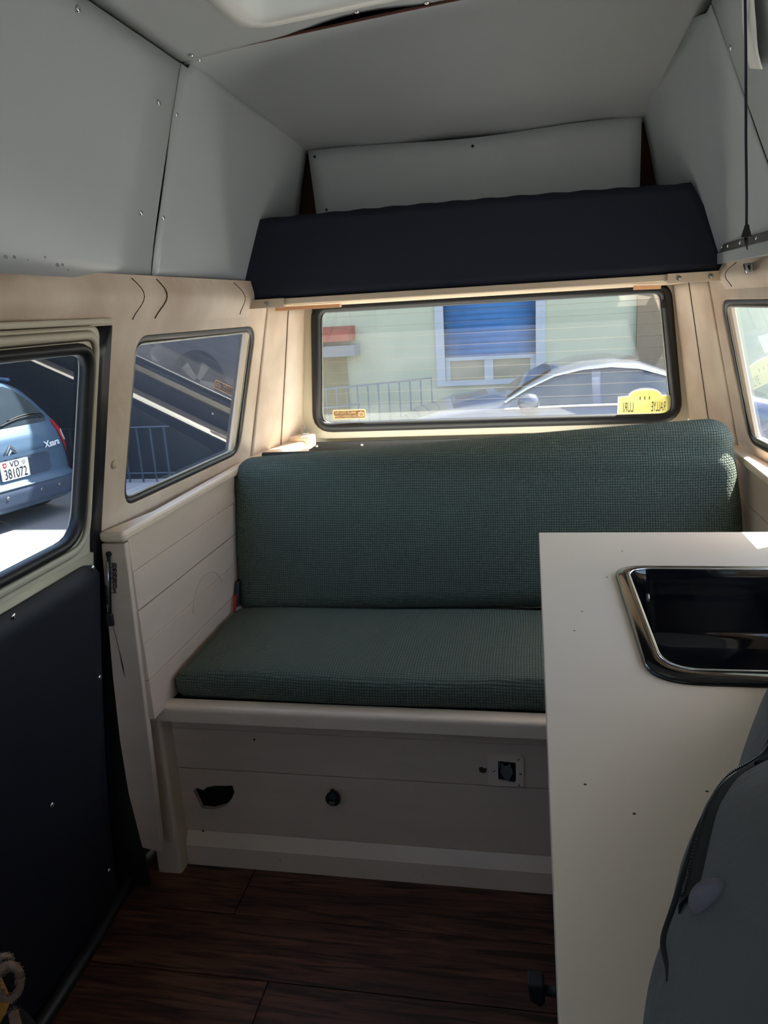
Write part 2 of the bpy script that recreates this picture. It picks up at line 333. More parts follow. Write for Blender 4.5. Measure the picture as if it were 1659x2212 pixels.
def side(sgn, name):
    Mf = ML if sgn < 0 else MR
    root = holder(name, (Mf(1.6, 0, 0).x, 1.6, 0))
    ins, win = [], []
    hole = rq([(1.525,.952),(2.165,.952),(2.19,1.325),(1.535,1.325)], [.05,.055,.05,.05])
    mb = MB(); mb.ring(Mf, hole, [(1.435,.90),(2.27,.90),(2.27,1.375),(1.435,1.375)], 0, -.035); mb.build('upholstery', 'leather', root, bevel=.005)
    # lower skin, header roll, front part
    mb = MB(); y0 = 1.435
    mb.sheet(lambda u, v: Mf(y0+u*(2.68-y0), v*.90, -.03), 2, 10)
    if sgn > 0: mb.sheet(lambda u, v: Mf(-1.3+u*(y0+1.3), v*.90, -.03), 2, 10)
    else: mb.sheet(lambda u, v: Mf(-1.3+u*1.45, v*.90, -.03), 2, 10)
    mb.box(*sorted((Mf(0,.9,-.03).x, Mf(0,.9,-.06).x)), -1.3, -1.2, .8, 1.4)
    mb.sheet(lambda u, v: Mf(-1.3+u*1.5, .88+v*.40, -.03), 2, 2)  # sheet added over the unseen cab side openings to cut light
    mb.box(*sorted((Mf(0,1.1,-.0).x, Mf(0,1.1,-.06).x)), .05, .2, .8, 1.4)
    mb.build('outer_skin', 'bodycream', root, solid=.012)
    def hd(u, v):
        a = v*math.pi; y = -1.3+u*3.42
        return Mf(y, 1.350+(.097 if sgn < 0 else .064)*v, .0012+.013*max(0,math.sin(a))**1.5-.004*v**4+.0015*math.sin(u*41)*math.sin(a))
    mb = MB(); mb.sheet(hd, 60, 10); mb.build('header_roll', 'leather', root)
    mb = MB(); mb.sheet(lambda u, v: Mf(-1.3+u*4.0, 1.36+.25*v, -.04-.03*v), 2, 3); mb.build('roof_edge', 'bodycream', root, solid=.02)
    # corner padding between the side window and the rear window
    tw = -.745 if sgn < 0 else .455
    def cn(u, v):
        z = .90+v*.49; a = Mf(2.255, z, .0); b = Vector(((-.79+.16*(z-.955) if sgn < 0 else .51-.19*(z-.955)), YR(z)-.005, z))
        c = (a+b)/2+Vector((sgn*.012, .012, 0)); t = u
        return (1-t)**2*a+2*t*(1-t)*c+t*t*b
    mb = MB(); mb.sheet(lambda u, v: cn(u*.56, v), 10, 12); mb.build('corner_pad', 'leather', root, solid=.006)
    mb = MB(); mb.sheet(lambda u, v: cn(.565+u*.435, v), 8, 12); mb.build('corner_pad', 'leather', root, solid=.006)
    mb = MB(); mb.sheet(lambda u, v: cn(u, v*1.15-.05)+Vector((sgn*.03, .03, 0)), 8, 6); mb.build('outer_skin', 'bodycream', root, solid=.01)
    # creases in the leatherette
    for (ya, yb, yc) in ((1.50, 1.53, 1.50), (1.60, 1.62, 1.575), (2.0, 2.08, 2.02)):
        pts = []
        for i in range(10):
            t = i/10; hh = .097 if sgn < 0 else .064; v = .93*(1-t)
            pts.append(Mf(ya+(yb-ya)*t+.02*math.sin(t*5), 1.350+hh*v, .0012+.013*math.sin(math.pi*v)**1.5-.004*v**4+.0008))
        mb = MB(); mb.tube(pts, .0013, 5); mb.build('seam', 'brown', root)
    pts = [cn(.57, i/12)+Vector((sgn*-.003, -.003, 0)) for i in range(13)]
    mb = MB(); mb.tube(pts, .0016, 5); mb.build('seam', 'brown', root)
    # high roof side panels: thin boards with a bowed joint
    def PX(y, z, sgn=sgn):
        if sgn < 0: x = -.80+.1*(z-1.44)/.42
        else: x = .485-.11*(z-1.45)/.45
        if y > 1.95: x -= sgn*((y-1.95)/.47)**1.7*(.055 if sgn < 0 else .075)
        return x
    def jy(z, sgn=sgn): return 1.60+.055*max(0,(z-1.5)/.36)**1.2 if sgn < 0 else 1.63+.52*max(0, z-1.47)
    ztop = (lambda y: 1.862 if y < 1.66 else 1.862-.04*((y-1.66)/.76)) if sgn < 0 else (lambda y: 1.915 if y < 1.8 else 1.915-.08*((y-1.8)/.62)**1.3)
    zb = 1.437
    def p1(u, v):
        z = zb+v*(ztop(1.5)-zb); y = -1.3+u*(jy(z)+1.3)
        return Vector((PX(y, z)+sgn*.0, y, z))
    def p2(u, v):
        ye = 2.42+.0*v; gap = .007*math.sin(math.pi*min(1, v/.72)) if v < .72 else 0
        z0 = zb+v*(ztop(1.6)-zb); y = jy(z0)+gap+.0012+u*(ye-jy(z0)); z = zb+v*(ztop(y)+(.035*min(1,max(0,(y-1.69)/.03)) if sgn < 0 else .035*min(1,max(0,(y-1.90)/.1)))-zb)
        bow = .010*math.sin(math.pi*u*.9)*math.sin(math.pi*v)
        return Vector((PX(y, z)+sgn*(-.002+bow*.4), y, z))
    mb = MB(); mb.sheet(p1, 20, 10); a = mb.build('panel', 'panel', root, solid=.003)
    mb = MB(); mb.sheet(p2, 24, 14); b = mb.build('panel', 'panel', root, solid=.003)
    n = Vector((1 if sgn < 0 else -1, 0, -.23)).normalized()
    sc = [(1.279,1.84),(1.573,1.772),(1.655,1.768),(1.535,1.566),(1.632,1.567)] if sgn < 0 else [(1.786,1.808),(1.64,1.579),(1.74,1.72)]
    for y, z in sc: screw((PX(y, z)-sgn*.002, y, z), n, .0055, root)
    # raw liner behind the boards
    mb = MB(); mb.sheet(lambda u, v: Vector((PX(1.9, 1.40+v*.66)+sgn*.03, -1.3+u*3.87, 1.40+v*.66)), 6, 4); mb.build('liner', 'brown', root, solid=.004)
    return root, Mf, hole
WL, MfL, holeL = side(-1, 'wall_left')
WR, MfR, holeR = side(1, 'wall_right')
# button on the left pillar
mb = MB(); mb.lathe(ML(1.474, 1.063, 0), (1, 0, -.2), [(.009, 0), (.0095, .003), (.006, .006), (.001, .007)], 16); mb.build('button', 'bone', WL)
sf = MB(); rr = random.Random(3)
for _ in range(14):
    y = .92+rr.random()*.42; z = 1.446+rr.random()*.022; w = .001+rr.random()*.003
    x = -.80+.1*(z-1.44)/.42+.0018; sf.prism([Vector((x, y+w*math.cos(a)*1.3, z+w*math.sin(a))) for a in (0,1.1,2.3,3.4,4.6,5.5)], (.0004,0,0))
o = sf.build('scuff_marks', 'slab', WL); o['kind'] = 'stuff'
# dark red edges showing in the joint on the left
mb = MB(); mb.sheet(lambda u, v: Vector((-.806+.1*(v*.3)/.42, 1.601+.012*u, 1.46+v*.26)), 1, 6); mb.build('joint_strip', 'redbrown', WL, solid=.002)

# ---------------------------------------------------------------- rear wall
RW = holder('wall_rear', (-.14, 2.6, 0))
qrear = [(-.742,.953),(.478,.953),(.412,1.372),(-.69,1.372)]
rwin = rq(qrear, [.055,.055,.05,.05])
mb = MB(); mb.ring(MRe, rwin, rq([(-.80,.917),(.53,.917),(.455,1.40),(-.735,1.40)], [.08,.08,.06,.06]), 0, -.04); mb.build('window_surround', 'bodycream', RW, bevel=.006)
mb = MB(); mb.sheet(lambda u, v: MRe(-.86+u*1.46, .0+v*.93, -.045), 4, 2); mb.build('outer_skin', 'bodycream', RW, solid=.01)
mb = MB(); mb.sheet(lambda u, v: MRe(-.80+u*1.32, 1.385+v*.1, -.03), 4, 2); mb.build('outer_skin', 'bodycream', RW, solid=.01)
mb = MB(); mb.prism([MRe(x, z, .006) for x, z in rq([(-.80,.80),(.53,.80),(.50,.906),(-.768,.906)], [.01,.01,.03,.03])], (0, .008, 0)); mb.build('tail_panel', 'darkboard', RW)
for x in (-.745, -.58, -.235, .12): screw(MRe(x, .893, .006), (0, -1, -.2), .006, RW)
# deck end rails of pale leatherette at the foot of each corner
for sx in (-1, 1):
    mb = MB(); x0, x1 = (-.83, -.735) if sx < 0 else (.46, .55)
    mb.box(x0, x1, 2.50, 2.57, .90, .945); mb.build('corner_block', 'cream', RW, bevel=.008)
# rear plate of the high roof
mb = MB()
def rp(u, v):
    top = 1.822+.004*math.sin(u*9)-.012*math.sin(u*math.pi*1.0)*(1-u)
    return Vector((-.645+u*.957+.012*(1-v)*(1-u)*1.2, 2.415, 1.60+v*(top-1.60)))
mb.sheet(rp, 24, 6); mb.build('rear_panel', 'panel', RW, solid=.004)
for x, z in ((-.625,1.803),(-.154,1.790),(-.60,1.652)): screw((x, 2.412, z), (0,-1,0), .004, RW, 'black')
mb = MB(); mb.sheet(lambda u, v: Vector((-.86+u*1.42, 2.47+.07*(1-v), 1.40+v*.6)), 4, 4); mb.build('liner', 'brown', RW, solid=.01)

# ---------------------------------------------------------------- ceiling
CE = holder('ceiling', (-.14, 1.0, 1.95))
def zc(x): return 1.868+.07*(x+.70)/1.09
def front(u, v):
    x = -.72+u*1.12; ye = 1.66+.0*u; y = -1.3+v*(ye+1.3)
    s = math.sin(math.pi*min(1, max(0, (u-.1)/.62)))
    return x, y, s
def ceilz(x, y):
    u = (x+.72)/1.12; return zc(x)+.012*math.sin(math.pi*max(0,min(1,u)))+((y-1.50)/.16)**2*(.011*math.sin(math.pi*min(1, max(0, (u-.20)/.30)))**1.5-.004*math.sin(math.pi*min(1, max(0, (u-.54)/.4)))) if y > 1.50 else zc(x)+.012*math.sin(math.pi*max(0,min(1,u)))
hat = rq([(-.50,.86),(.10,.86),(.10,1.555),(-.50,1.555)], .05)
def MC(x, y, w): return Vector((x, y, ceilz(x, y)-w))
mb = MB()
xs_ = [-.715+.215*i/5 for i in range(5)]+[-.50+.6*i/24 for i in range(25)]+[.10+.30*i/6 for i in range(1, 7)]
ys_ = [-1.3+2.16*i/10 for i in range(10)]+[.86+.695*i/10 for i in range(11)]+[1.555+.113*i/6 for i in range(1, 7)]
mb.add([MC(x, y, 0) for x in xs_ for y in ys_], [(i*len(ys_)+j, (i+1)*len(ys_)+j, (i+1)*len(ys_)+j+1, i*len(ys_)+j+1) for i in range(len(xs_)-1) for j in range(len(ys_)-1) if not (-.5 < (xs_[i]+xs_[i+1])/2 < .1 and .86 < (ys_[j]+ys_[j+1])/2 < 1.555)], True)
mb.build('front_panel', 'panel', CE, solid=.004)
def rear(u, v):
    y = 1.664+v*.775; x0 = -.69-.045*min(1, v/.08)+.045*v; x1 = .375+.04*min(1, v/.3)-.07*v; x = x0+u*(x1-x0)
    b = math.sin(math.pi*u)
    z = zc(x)*(1-v**2.2)+1.815*v**2.2+.065*b**.8*math.sin(math.pi*v)**.8+.004*b+.01*math.sin(v*4.0)*b
    if v > .9: z += .004*math.sin(u*17)
    y += .10*(max(0, u-.55)/.45)*(1-v)
    return Vector((x, y, z+.003))
mb = MB(); mb.sheet(rear, 30, 30); mb.build('rear_panel', 'panel', CE, solid=.004)
mb = MB(); mb.sheet(lambda u, v: rear(u, .0)+Vector((0, -.001, .0045*v-.0015)), 30, 1); mb.build('panel_edge', 'redbrown', CE, solid=.001)
for x, y in ((-.322,1.648),(-.186,1.655),(-.667,1.64),(-.28,.8)): screw(MC(x, y, .003), (0, 0, -1), .006, CE)
screw((-.672, 1.69, zc(-.672)+.004), (0,0,-1), .006, CE)
mb = MB(); mb.box(-.80, .50, 1.60, 1.75, 1.955, 1.965); mb.build('roof_batten', 'redbrown', CE)
# outer shell of the high roof, with the hatch opening
mb = MB(); mb.ring(lambda x, y, w: Vector((x, y, 2.02+.04*math.cos((x+.14)*2)+w)), hat, [(-.92,-1.4),(.64,-1.4),(.64,2.60),(-.92,2.60)], 0, .015)
for a in ((-.92,-.905,-1.4,2.60,1.40,2.07),(.625,.64,-1.4,2.60,1.40,2.07),(-.92,.64,2.585,2.60,1.40,2.07),(-.92,.64,2.53,2.60,1.40,1.415)): mb.box(*a)
mb.build('outer_shell', 'bodycream', CE)
mb = MB(); mb.sweep(hat, MC, [(.035,0),(.035,.008),(.0,.012),(-.004,.0),(-.004,-.16),(.01,-.16)]); mb.build('hatch_frame', 'hatch', CE)
w5 = MB(); w5.prism([Vector((x, y, 2.075)) for x, y in rq([(-.54,.82),(.14,.82),(.14,1.595),(-.54,1.595)], .06)], (0,0,.006)); struct(w5.build('window_5', 'opal'))

# ---------------------------------------------------------------- front wall behind the camera (unseen cab bulkhead, windscreen opening narrowed to cut light)
FW = MB(); FW.ring(lambda x, z, w: Vector((x, -1.3-w, z)), rq([(-.72,1.12),(.43,1.12),(.36,1.40),(-.65,1.40)], .06), [(-1.0,-.05),(.71,-.05),(.71,2.06),(-1.0,2.06)], 0, .04)
struct(FW.build('wall_front', 'bodycream'))

# ---------------------------------------------------------------- windows
def side_window(name, Mf, loop, gm, lean, extra=True):
    r = holder(name, tuple(Mf(1.85, 1.13, 0)))
    mb = MB(); mb.sweep(loop, Mf, [(.004,-.006),(-.006,-.004),(-.014,-.010),(-.017,-.018),(-.015,-.026),(.004,-.028)]); mb.build('seal', 'bluerub', r)
    mb = MB(); mb.sweep(loop, Mf, [(-.014,-.010),(-.017,-.008),(-.020,-.012),(-.018,-.018)]); mb.build('inner_trim', 'alu', r)
    ins = [(p[0], p[1]) for p in loop]; c = Vector((sum(p[0] for p in ins)/len(ins), sum(p[1] for p in ins)/len(ins)))
    gl = [tuple(c+(Vector(p)-c)*.97) for p in ins]
    mb = MB(); mb.add([Mf(*p, -.019) for p in gl], [list(range(len(gl)))]); mb.build('pane', gm, r)
    return r
w1 = side_window('window_1', ML, holeL, 'sideglass', 1)
w2 = side_window('window_2', MR, holeR, 'sideglass', -1)
# inner upright of the wind-down frame seen at the back edge of each side window
for w, Mf in ((w1, ML), (w2, MR)):
    mb = MB(); mb.hexa([Mf(a, z, ww) for z in (.962, 1.315) for a, ww in ((2.118+(.02 if z > 1 else 0),-.010),(2.146+(.02 if z > 1 else 0),-.010),(2.146+(.02 if z > 1 else 0),-.018),(2.118+(.02 if z > 1 else 0),-.018))]); mb.build('upright', 'bone', w)
# right kitchen window, beside the camera
kh = rq([(.40,.955),(1.25,.955),(1.25,1.325),(.40,1.325)], .05)
mb = MB(); mb.ring(MR, kh, [(.20,.90),(1.435,.90),(1.435,1.375),(.20,1.375)], 0, -.035); mb.build('upholstery', 'leather', WR)
w4 = side_window('window_4', MR, kh, 'sideglass', 1)
# rear window
r3 = holder('window_3', (-.14, 2.6, .95))
mb = MB(); mb.sweep(rwin, MRe, [(.012,.002),(.006,.010),(-.008,.012),(-.020,.004),(-.023,-.012),(.012,-.02)]); mb.build('seal', 'rubber', r3)
c = Vector((-.135, 1.16)); gl = [tuple(c+(Vector(p)-c)*.985) for p in rwin]
mb = MB(); mb.add([MRe(*p, -.006) for p in gl], [list(range(len(gl)))]); mb.build('pane', 'dusty', r3)
mb = MB(); mb.sweep(gl, MRe, [(-.012,-.003),(-.015,-.001),(-.018,-.003),(-.015,-.006)]); mb.build('inner_trim', 'alu', r3)
hz = MB()
for i in range(10):
    z = 1.005+i*.0365; hz.tube([MRe(-.70+.04*(z-.95)*3, z, -.0035), MRe(.455-.05*(z-.95)*3, z, -.0035)], .0003, 4)
o = hz.build('heating_wires', 'wire', r3); o['kind'] = 'stuff'
for x, z in ((-.69, 1.322), (.405, 1.318)):
    mb = MB(); mb.obox(MRe(x, z, .006), (.006,0,0), (0,.003,0), (0,-.002,.012)); mb.build('terminal', 'black', r3)
    mb = MB(); mb.tube([MRe(x, z+.01, .008), MRe(x-.004, z+.03, .012), MRe(x-.006, z+.05, .008)], .0016, 5); mb.build('terminal_wire', 'black', r3)

# ---------------------------------------------------------------- sliding door
D = holder('door_1', (-1.0, .8, 0))
dh = rq([(.33,.930),(1.346,.930),(1.356,1.316),(.33,1.316)], [.06,.075,.05,.05])
mb = MB(); mb.ring(MD, dh, rq([(.22,.89),(1.388,.89),(1.388,1.352),(.22,1.352)], [.001,.001,.03,.03]), .0, -.03); mb.build('window_frame', 'bodycream', D, bevel=.008)
mb = MB(); mb.sheet(lambda u, v: MD(.22+u*1.165, -.06+v*.955, -.004), 4, 14); mb.build('lower_skin', 'bodycream', D, solid=.02)
mb = MB(); mb.sweep(rq([(.26,.91),(1.372,.91),(1.372,1.338),(.26,1.338)], [.03,.06,.04,.03]), MD, [(.006,.002),(0,.007),(-.008,.007),(-.014,.002)]); mb.build('frame_bead', 'bodycream', D)
mb = MB(); mb.sweep(dh, MD, [(.006,.002),(.002,.010),(-.006,.011),(-.014,.004),(-.016,-.014),(.006,-.02)]); mb.build('seal', 'rubber', D)
c = Vector((.84, 1.13)); gl = [tuple(c+(Vector(p)-c)*.99) for p in dh]
mb = MB(); mb.add([MD(*p, -.010) for p in gl], [list(range(len(gl)))]); mb.build('pane', 'glass', D)
# navy card, rounded at the top rear corner, following the bulge of the door
def card(u, v):
    y = .27+u*1.125; z = -.03+v*.91
    if y > 1.34: z = min(z, .880-.035*((y-1.34)/.055)**2)
    return MD(y, z, .012)
mb = MB(); mb.sheet(card, 40, 16); mb.build('door_card', 'navydoor', D, solid=.004)
for y, z in ((1.11,.866),(1.368,.866),(1.405-.02,.605),(1.19,.42),(1.37,.11),(.8,.86),(.8,.1)): screw(MD(y, z, .014), (1,0,0), .006, D)
t1 = MB()      # door rail and dark gap above and behind the door
t1.box(-.835, -.797, -.1, 1.42, 1.353, 1.364); struct(t1.build('trim_1', 'bodycream', bevel=.003))
t2 = MB(); t2.loft([[MD(1.389, z, -.012), MD(1.434, z, -.004), MD(1.434, z, -.036), MD(1.389, z, -.036)] for z in [-.03+i*.06 for i in range(24)]]); struct(t2.build('trim_2', 'bluerub'))
jb = MB(); jb.add([ML(1.453, z, w_) for z in [.0+.0895*i for i in range(11)] for w_ in (-.03, .026+.055*(.9-z))], [(2*i,2*i+1,2*i+3,2*i+2) for i in range(10)]); jb.build('gap_shade', 'rubber', WL, solid=.004)  # dark sheet added to blacken the gap between door and end board
t3 = MB(); pts = [(-.975,1.60,.02),(-.985,1.48,.012),(-.985,1.40,.010),(-.972,1.25,.010),(-.968,1.1,.010),(-.972,.6,.010),(-.975,.1,.010)]
t3.tube([Vector(p) for p in pts], .017, 8); struct(t3.build('trim_3', 'rubber'))

# ---------------------------------------------------------------- floor of planks
F = MB(); F.box(-1.09, .78, -1.3, 2.66, -.05, -.006); F = struct(F.build('floor', 'black'))
rows = [1.557-.168*i for i in range(-1, 16)]; cuts = {1: [-.69], 2: [.25], 3: [-.548], 4: [-.2]}
for i, y in enumerate(rows):
    ends = [-.985]+cuts.get(i, [-.6+.37*((i*5) % 4)])+[.60]
    for a, b in zip(ends[:-1], ends[1:]):
        if b-a < .03: continue
        mb = MB(); e = .0012; mb.box(a+e, b-e, y-.168+e, y-e, -.006, .0005*((i*7) % 3)*.4); mb.build('plank', 'floorwood', F, bevel=.0008)
F.location.z += 0

# ---------------------------------------------------------------- planked left side panel with its shelf
SP = thing('side_panel', (-.88, 1.43, .12), 'cream planked wooden side panel with shelf top under the left window', 'panel')
zs = [.905,.828,.738,.655,.568,.47]; gp = [.0004,.0016,.0004,.0012,.0004]
for i in range(5):
    mb = MB(); z1, z0 = zs[i]-gp[i-1 if i else 4], zs[i+1]+gp[i]
    mb.box(-.87, -.850+.0005*(i % 2), 1.445, 2.06, z0, z1); mb.build('plank', 'plankpaint', SP, bevel=.0012)
# end board facing forward: bowed outer edge
out = [(-.906,.898),(-.918,.74),(-.930,.58),(-.938,.42),(-.938,.28),(-.925,.13)]; inn = [(-.875,.12),(-.868,.3),(-.860,.55),(-.8505,.898)]
mb = MB(); mb.prism([Vector((x, 1.43, z)) for x, z in out+inn], (0, .018, 0)); mb.build('end_board', 'plankpaint', SP, bevel=.0025)
mb = MB(); mb.tube([Vector((x, 1.4292, z)) for x, z in ((-.909,.716),(-.905,.68),(-.902,.645),(-.900,.61),(-.899,.585))], [.0003,.0005,.0006,.0014,.0003], 5); mb.build('crack', 'black', SP)
mb = MB(); mb.prism([Vector((x, y, .904)) for x, y in rq([(-.905,1.418),(-.842,1.418),(-.838,2.24),(-.735,2.55),(-.87,2.58),(-.87,1.6)], [.012,.012,.01,.01,.01,.01])], (0,0,.022)); mb.build('shelf_board', 'cream', SP, bevel=.007)
mb = MB(); mb.tube([Vector((-.8495, 1.80+.10*math.cos(a), .62+.075*math.sin(a))) for a in [math.pi*(.08+.9*i/14) for i in range(15)]], .0011, 5); mb.build('arch_scratch', 'bone', SP)
SP2 = thing('side_panel', (.56, 1.5, .0), 'cream side panel with shelf top under the right window, behind the worktop', 'panel')
for i in range(4):
    mb = MB(); mb.box(.562, .578, 1.52, 2.2, [.47,.58,.69,.80][i]+.0008, [.58,.69,.80,.905][i]-.0008); mb.build('plank', 'plankpaint', SP2, bevel=.0012)
mb = MB(); mb.prism([Vector((x, y, .904)) for x, y in [(.535,1.50),(.60,1.50),(.575,2.56),(.505,2.56),(.548,2.24)]], (0,0,.022)); mb.build('shelf_board', 'cream', SP2, bevel=.006)

# thermometer on the end board
TH = thing('thermometer', (-.905, 1.428, .725), 'black stick thermometer with number scale on the left panel end board', 'thermometer')
ta, tb = Vector((-.8895, 1.4255, .872)), Vector((-.9085, 1.4255, .735))
mb = MB(); mb.tube([ta, tb], .0038, 8); mb.build('tube_holder', 'black', TH)
mb = MB(); mb.tube([ta+Vector((-.0022,-.0036,-.012)), tb+Vector((.0,-.0036,.0))], .0011, 6); mb.build('glass_tube', 'chrome', TH, label='thin silvery glass tube')
mb = MB(); mb.lathe(ta+Vector((.0005, .002, .004)), (0,-1,0), [(.0062,0),(.0062,.004),(.003,.006),(.0005,.006)], 14); mb.build('screw_eye', 'black', TH)
mb = MB(); mb.prism([Vector((-.9085+x, 1.4275, .735+z)) for x, z in ((-.0075,-.024),(.0065,-.024),(.0068,.0),(.004,.006),(-.004,.006),(-.0078,0))], (0,-.008,0)); mb.build('bulb_guard', 'black', TH, bevel=.001)
d = (tb-ta).normalized()
for i, s in enumerate(('50','40','30','20','10','0')):
    p = ta+d*(.022+i*.0118)+Vector((.0105, 0, 0)); text(s, 'numeral', lambda u, v, w, p=p: Vector((p.x+u, 1.4288, p.z+v)), .0115, 'black', TH, bold=.0006)
    mb = MB(); mb.box(p.x-.009, p.x+.005, 1.4284, 1.4292, p.z-.0062, p.z-.0048); mb.build('scale_mark', 'black', TH)
for i, s in enumerate(('0','10','20','30')):
    p = ta+d*(.073+i*.0118)+Vector((-.0105, 0, 0)); text(s, 'numeral', lambda u, v, w, p=p: Vector((p.x+u, 1.4288, p.z+v)), .0115, 'black', TH, bold=.0006)
    mb = MB(); mb.box(p.x-.005, p.x+.009, 1.4284, 1.4292, p.z-.0062, p.z-.0048); mb.build('scale_mark', 'black', TH)

# ---------------------------------------------------------------- bench box
BE = thing('bench_box', (-.4, 1.55, 0), 'cream painted wooden bench base with planked front and a rail along its top', 'bench')
mb = MB(); mb.prism([Vector((-.930, y, z)) for y, z in rq([(1.493,.436),(1.535,.436),(1.535,.477),(1.493,.477)], [.002,.002,.004,.014])], (1.44,0,0)); mb.build('rail', 'cream', BE, bevel=.002)
mb = MB(); mb.prism([Vector((x, y, .0)) for x, y in ((-.934,1.50),(-.876,1.50),(-.871,1.507),(-.871,1.56),(-.934,1.56))], (0,0,.436)); mb.build('post', 'cream', BE, bevel=.003)
mb = MB(); blk = rq([(1.495,.478),(1.56,.478),(1.56,.532),(1.495,.532)], [.001,.001,.004,.004])
mb.prism([Vector((-.918, y, z)) for y, z in blk], (.066,0,0)); mb.build('corner_block', 'cream', BE, bevel=.004)
hole = [(-.838,.207),(-.828,.216),(-.81,.211),(-.801,.22),(-.777,.226),(-.746,.228),(-.731,.23),(-.728,.209),(-.739,.187),(-.757,.167),(-.792,.154),(-.823,.155),(-.832,.184)]
Mb = lambda x, z, w: Vector((x, 1.555-w, z))
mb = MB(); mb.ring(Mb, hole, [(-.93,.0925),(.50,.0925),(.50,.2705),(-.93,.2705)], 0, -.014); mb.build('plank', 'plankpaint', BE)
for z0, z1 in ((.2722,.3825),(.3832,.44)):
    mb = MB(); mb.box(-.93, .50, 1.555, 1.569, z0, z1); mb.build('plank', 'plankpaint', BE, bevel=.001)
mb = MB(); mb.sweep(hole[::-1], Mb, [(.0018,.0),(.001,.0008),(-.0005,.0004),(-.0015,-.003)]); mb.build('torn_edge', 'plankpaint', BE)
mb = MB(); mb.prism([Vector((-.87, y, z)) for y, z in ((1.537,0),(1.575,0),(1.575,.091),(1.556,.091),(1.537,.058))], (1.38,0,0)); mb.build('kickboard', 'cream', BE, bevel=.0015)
mb = MB(); mb.box(-.93, .50, 1.60, 1.61, .02, .45); mb.box(-.93,.5,1.575,2.05,.445,.47); mb.build('inner_panel', 'void', BE)  # near-black backing, the darkness inside the torn hole is in its colour
mb = MB(); mb.lathe((-.470, 1.555, .222), (0,-1,0), [(.010,0),(.010,.008),(.0175,.012),(.0185,.020),(.014,.026),(.006,.028)], 20); k = mb.build('knob', 'black', BE, label='round black latch knob')
mb = MB(); mb.box(-.4735, -.4665, 1.533, 1.54, .236, .248); mb.build('lever', 'black', k)
mb = MB(); mb.box(-.477, -.464, 1.524, 1.5275, .215, .222); mb.build('label_chip', 'alu', k)
for x, z in ((-.826,.0905+.0),(-.66,.362),(-.235,.415),(-.118,.413)): screw((x, 1.5545 if z > .1 else 1.555, z), (0,-1,0), .0026, BE, 'black', 'nail')
for x, y, z in ((-.888,1.4995,.41),(-.905,1.4995,.405),(-.89,1.4995,.10),(-.26,1.536,.028),(-.62,1.536,.035)): screw((x, y, z), (0,-1,0), .003, BE, 'bone', 'nail')
# power socket in the bench front
SO = thing('power_socket', (-.06, 1.553, .275), 'cream covered power socket in a square plate on the bench front', 'socket')
fr = rq([(-.103,.293),(-.022,.293),(-.022,.374),(-.103,.374)], [.003,.012,.012,.003])
inr = [(-.080,.309),(-.043,.303),(-.040,.309),(-.040,.356),(-.080,.358)]
mb = MB(); mb.ring(lambda x, z, w: Mb(x+.004, z-.0165, w), inr, fr, .0005, .006); mb.build('face_plate', 'cream', SO, bevel=.0012)
mb = MB(); mb.prism([Mb(x+.004, z-.0165, .0012) for x, z in inr], (0,.003,0)); mb.build('recess', 'void', SO)
fl = [(-.0725,.345),(-.0735,.352),(-.068,.353),(-.0665,.347),(-.0575,.347),(-.056,.353),(-.0505,.352),(-.051,.345),(-.0475,.338),(-.0465,.331),(-.0480,.325),(-.0555,.311),(-.0640,.311),(-.0720,.325),(-.0745,.332),(-.0745,.338)]
mb = MB(); mb.prism([Mb(x+.004, z-.0165, .005) for x, z in fl], (0,-.004,0)); mb.build('flap', 'alu', SO, bevel=.001)
mb = MB(); mb.box(-.0745,-.0715,1.547,1.551,.3255,.3395); mb.build('latch', 'alu', SO)
for x, z in ((-.0905,.334),(-.030,.329),(-.034,.366),(-.034,.299)): screw(Mb(x+.004, z-.0165, .006), (0,-1,0), .0035, SO)
mb = MB(); mb.prism([Mb(x+.004, z-.0165, .0014) for x, z in ((-.124,.334),(-.118,.337),(-.110,.333),(-.106,.335),(-.107,.324),(-.114,.321),(-.123,.324))], (0,.002,0)); mb.build('chipped_spot', 'brown', SO)

# ---------------------------------------------------------------- cushions
def seatdef(p):
    x, y, z = p; t = max(0, z/.036)
    z += t*(.030*(1-(x/.70)**4)*(1-(y/.24)**2*.8)+.003*math.sin(x*9+y*5))
    if y < -.2: y += .012*(z < 0)*0+.006*math.sin(x*6.5)
    return Vector((x, y, z))
SC = rbox((.685, .217, .033), .028, (70, 26, 6), seatdef)
SC.v = [(x-.16, y+1.747, z+.5045) for x, y, z in SC.v]
tag(SC.build('seat_cushion', 'waffle'), 'flat green waffle cloth seat cushion on the bench', 'cushion')
def backdef(p):
    x, y, z = p; s = z/.24
    y += -.012*(1-s*s)*(1-(x/.70)**4)*(1 if y < 0 else -.4)
    x *= 1-.02*max(0, s)
    z += .0055*math.sin(x*2.2)*max(0, s)
    wr = .004*math.sin(x*7+z*60)*math.exp(-((z-.19+.05*x)/.05)**2) if y < 0 else 0
    return Vector((x, y+wr, z))
BC = rbox((.706, .065, .240), .062, (76, 10, 34), backdef)
rot = Matrix.Rotation(math.radians(-2.9), 4, 'Y') @ Matrix.Rotation(math.radians(-14), 4, 'X')
BC.v = [tuple(rot @ Vector(v)+Vector((-.160, 2.075, .752))) for v in BC.v]
tag(BC.build('back_cushion', 'waffle'), 'tall green waffle cloth backrest cushion standing behind the seat', 'cushion')
mb = MB(); mb.obox((-.15, 2.212, .70), (.68,0,-.0), (0,.008,0), (0,.06,.235)); tag(mb.build('backrest_board', 'darkboard', bevel=.003), 'dark board standing behind the green backrest cushion', 'board')
SB = thing('seat_belt_buckle', (-.835, 1.97, .52), 'black belt buckle with a red edge tucked beside the seat cushion', 'buckle')
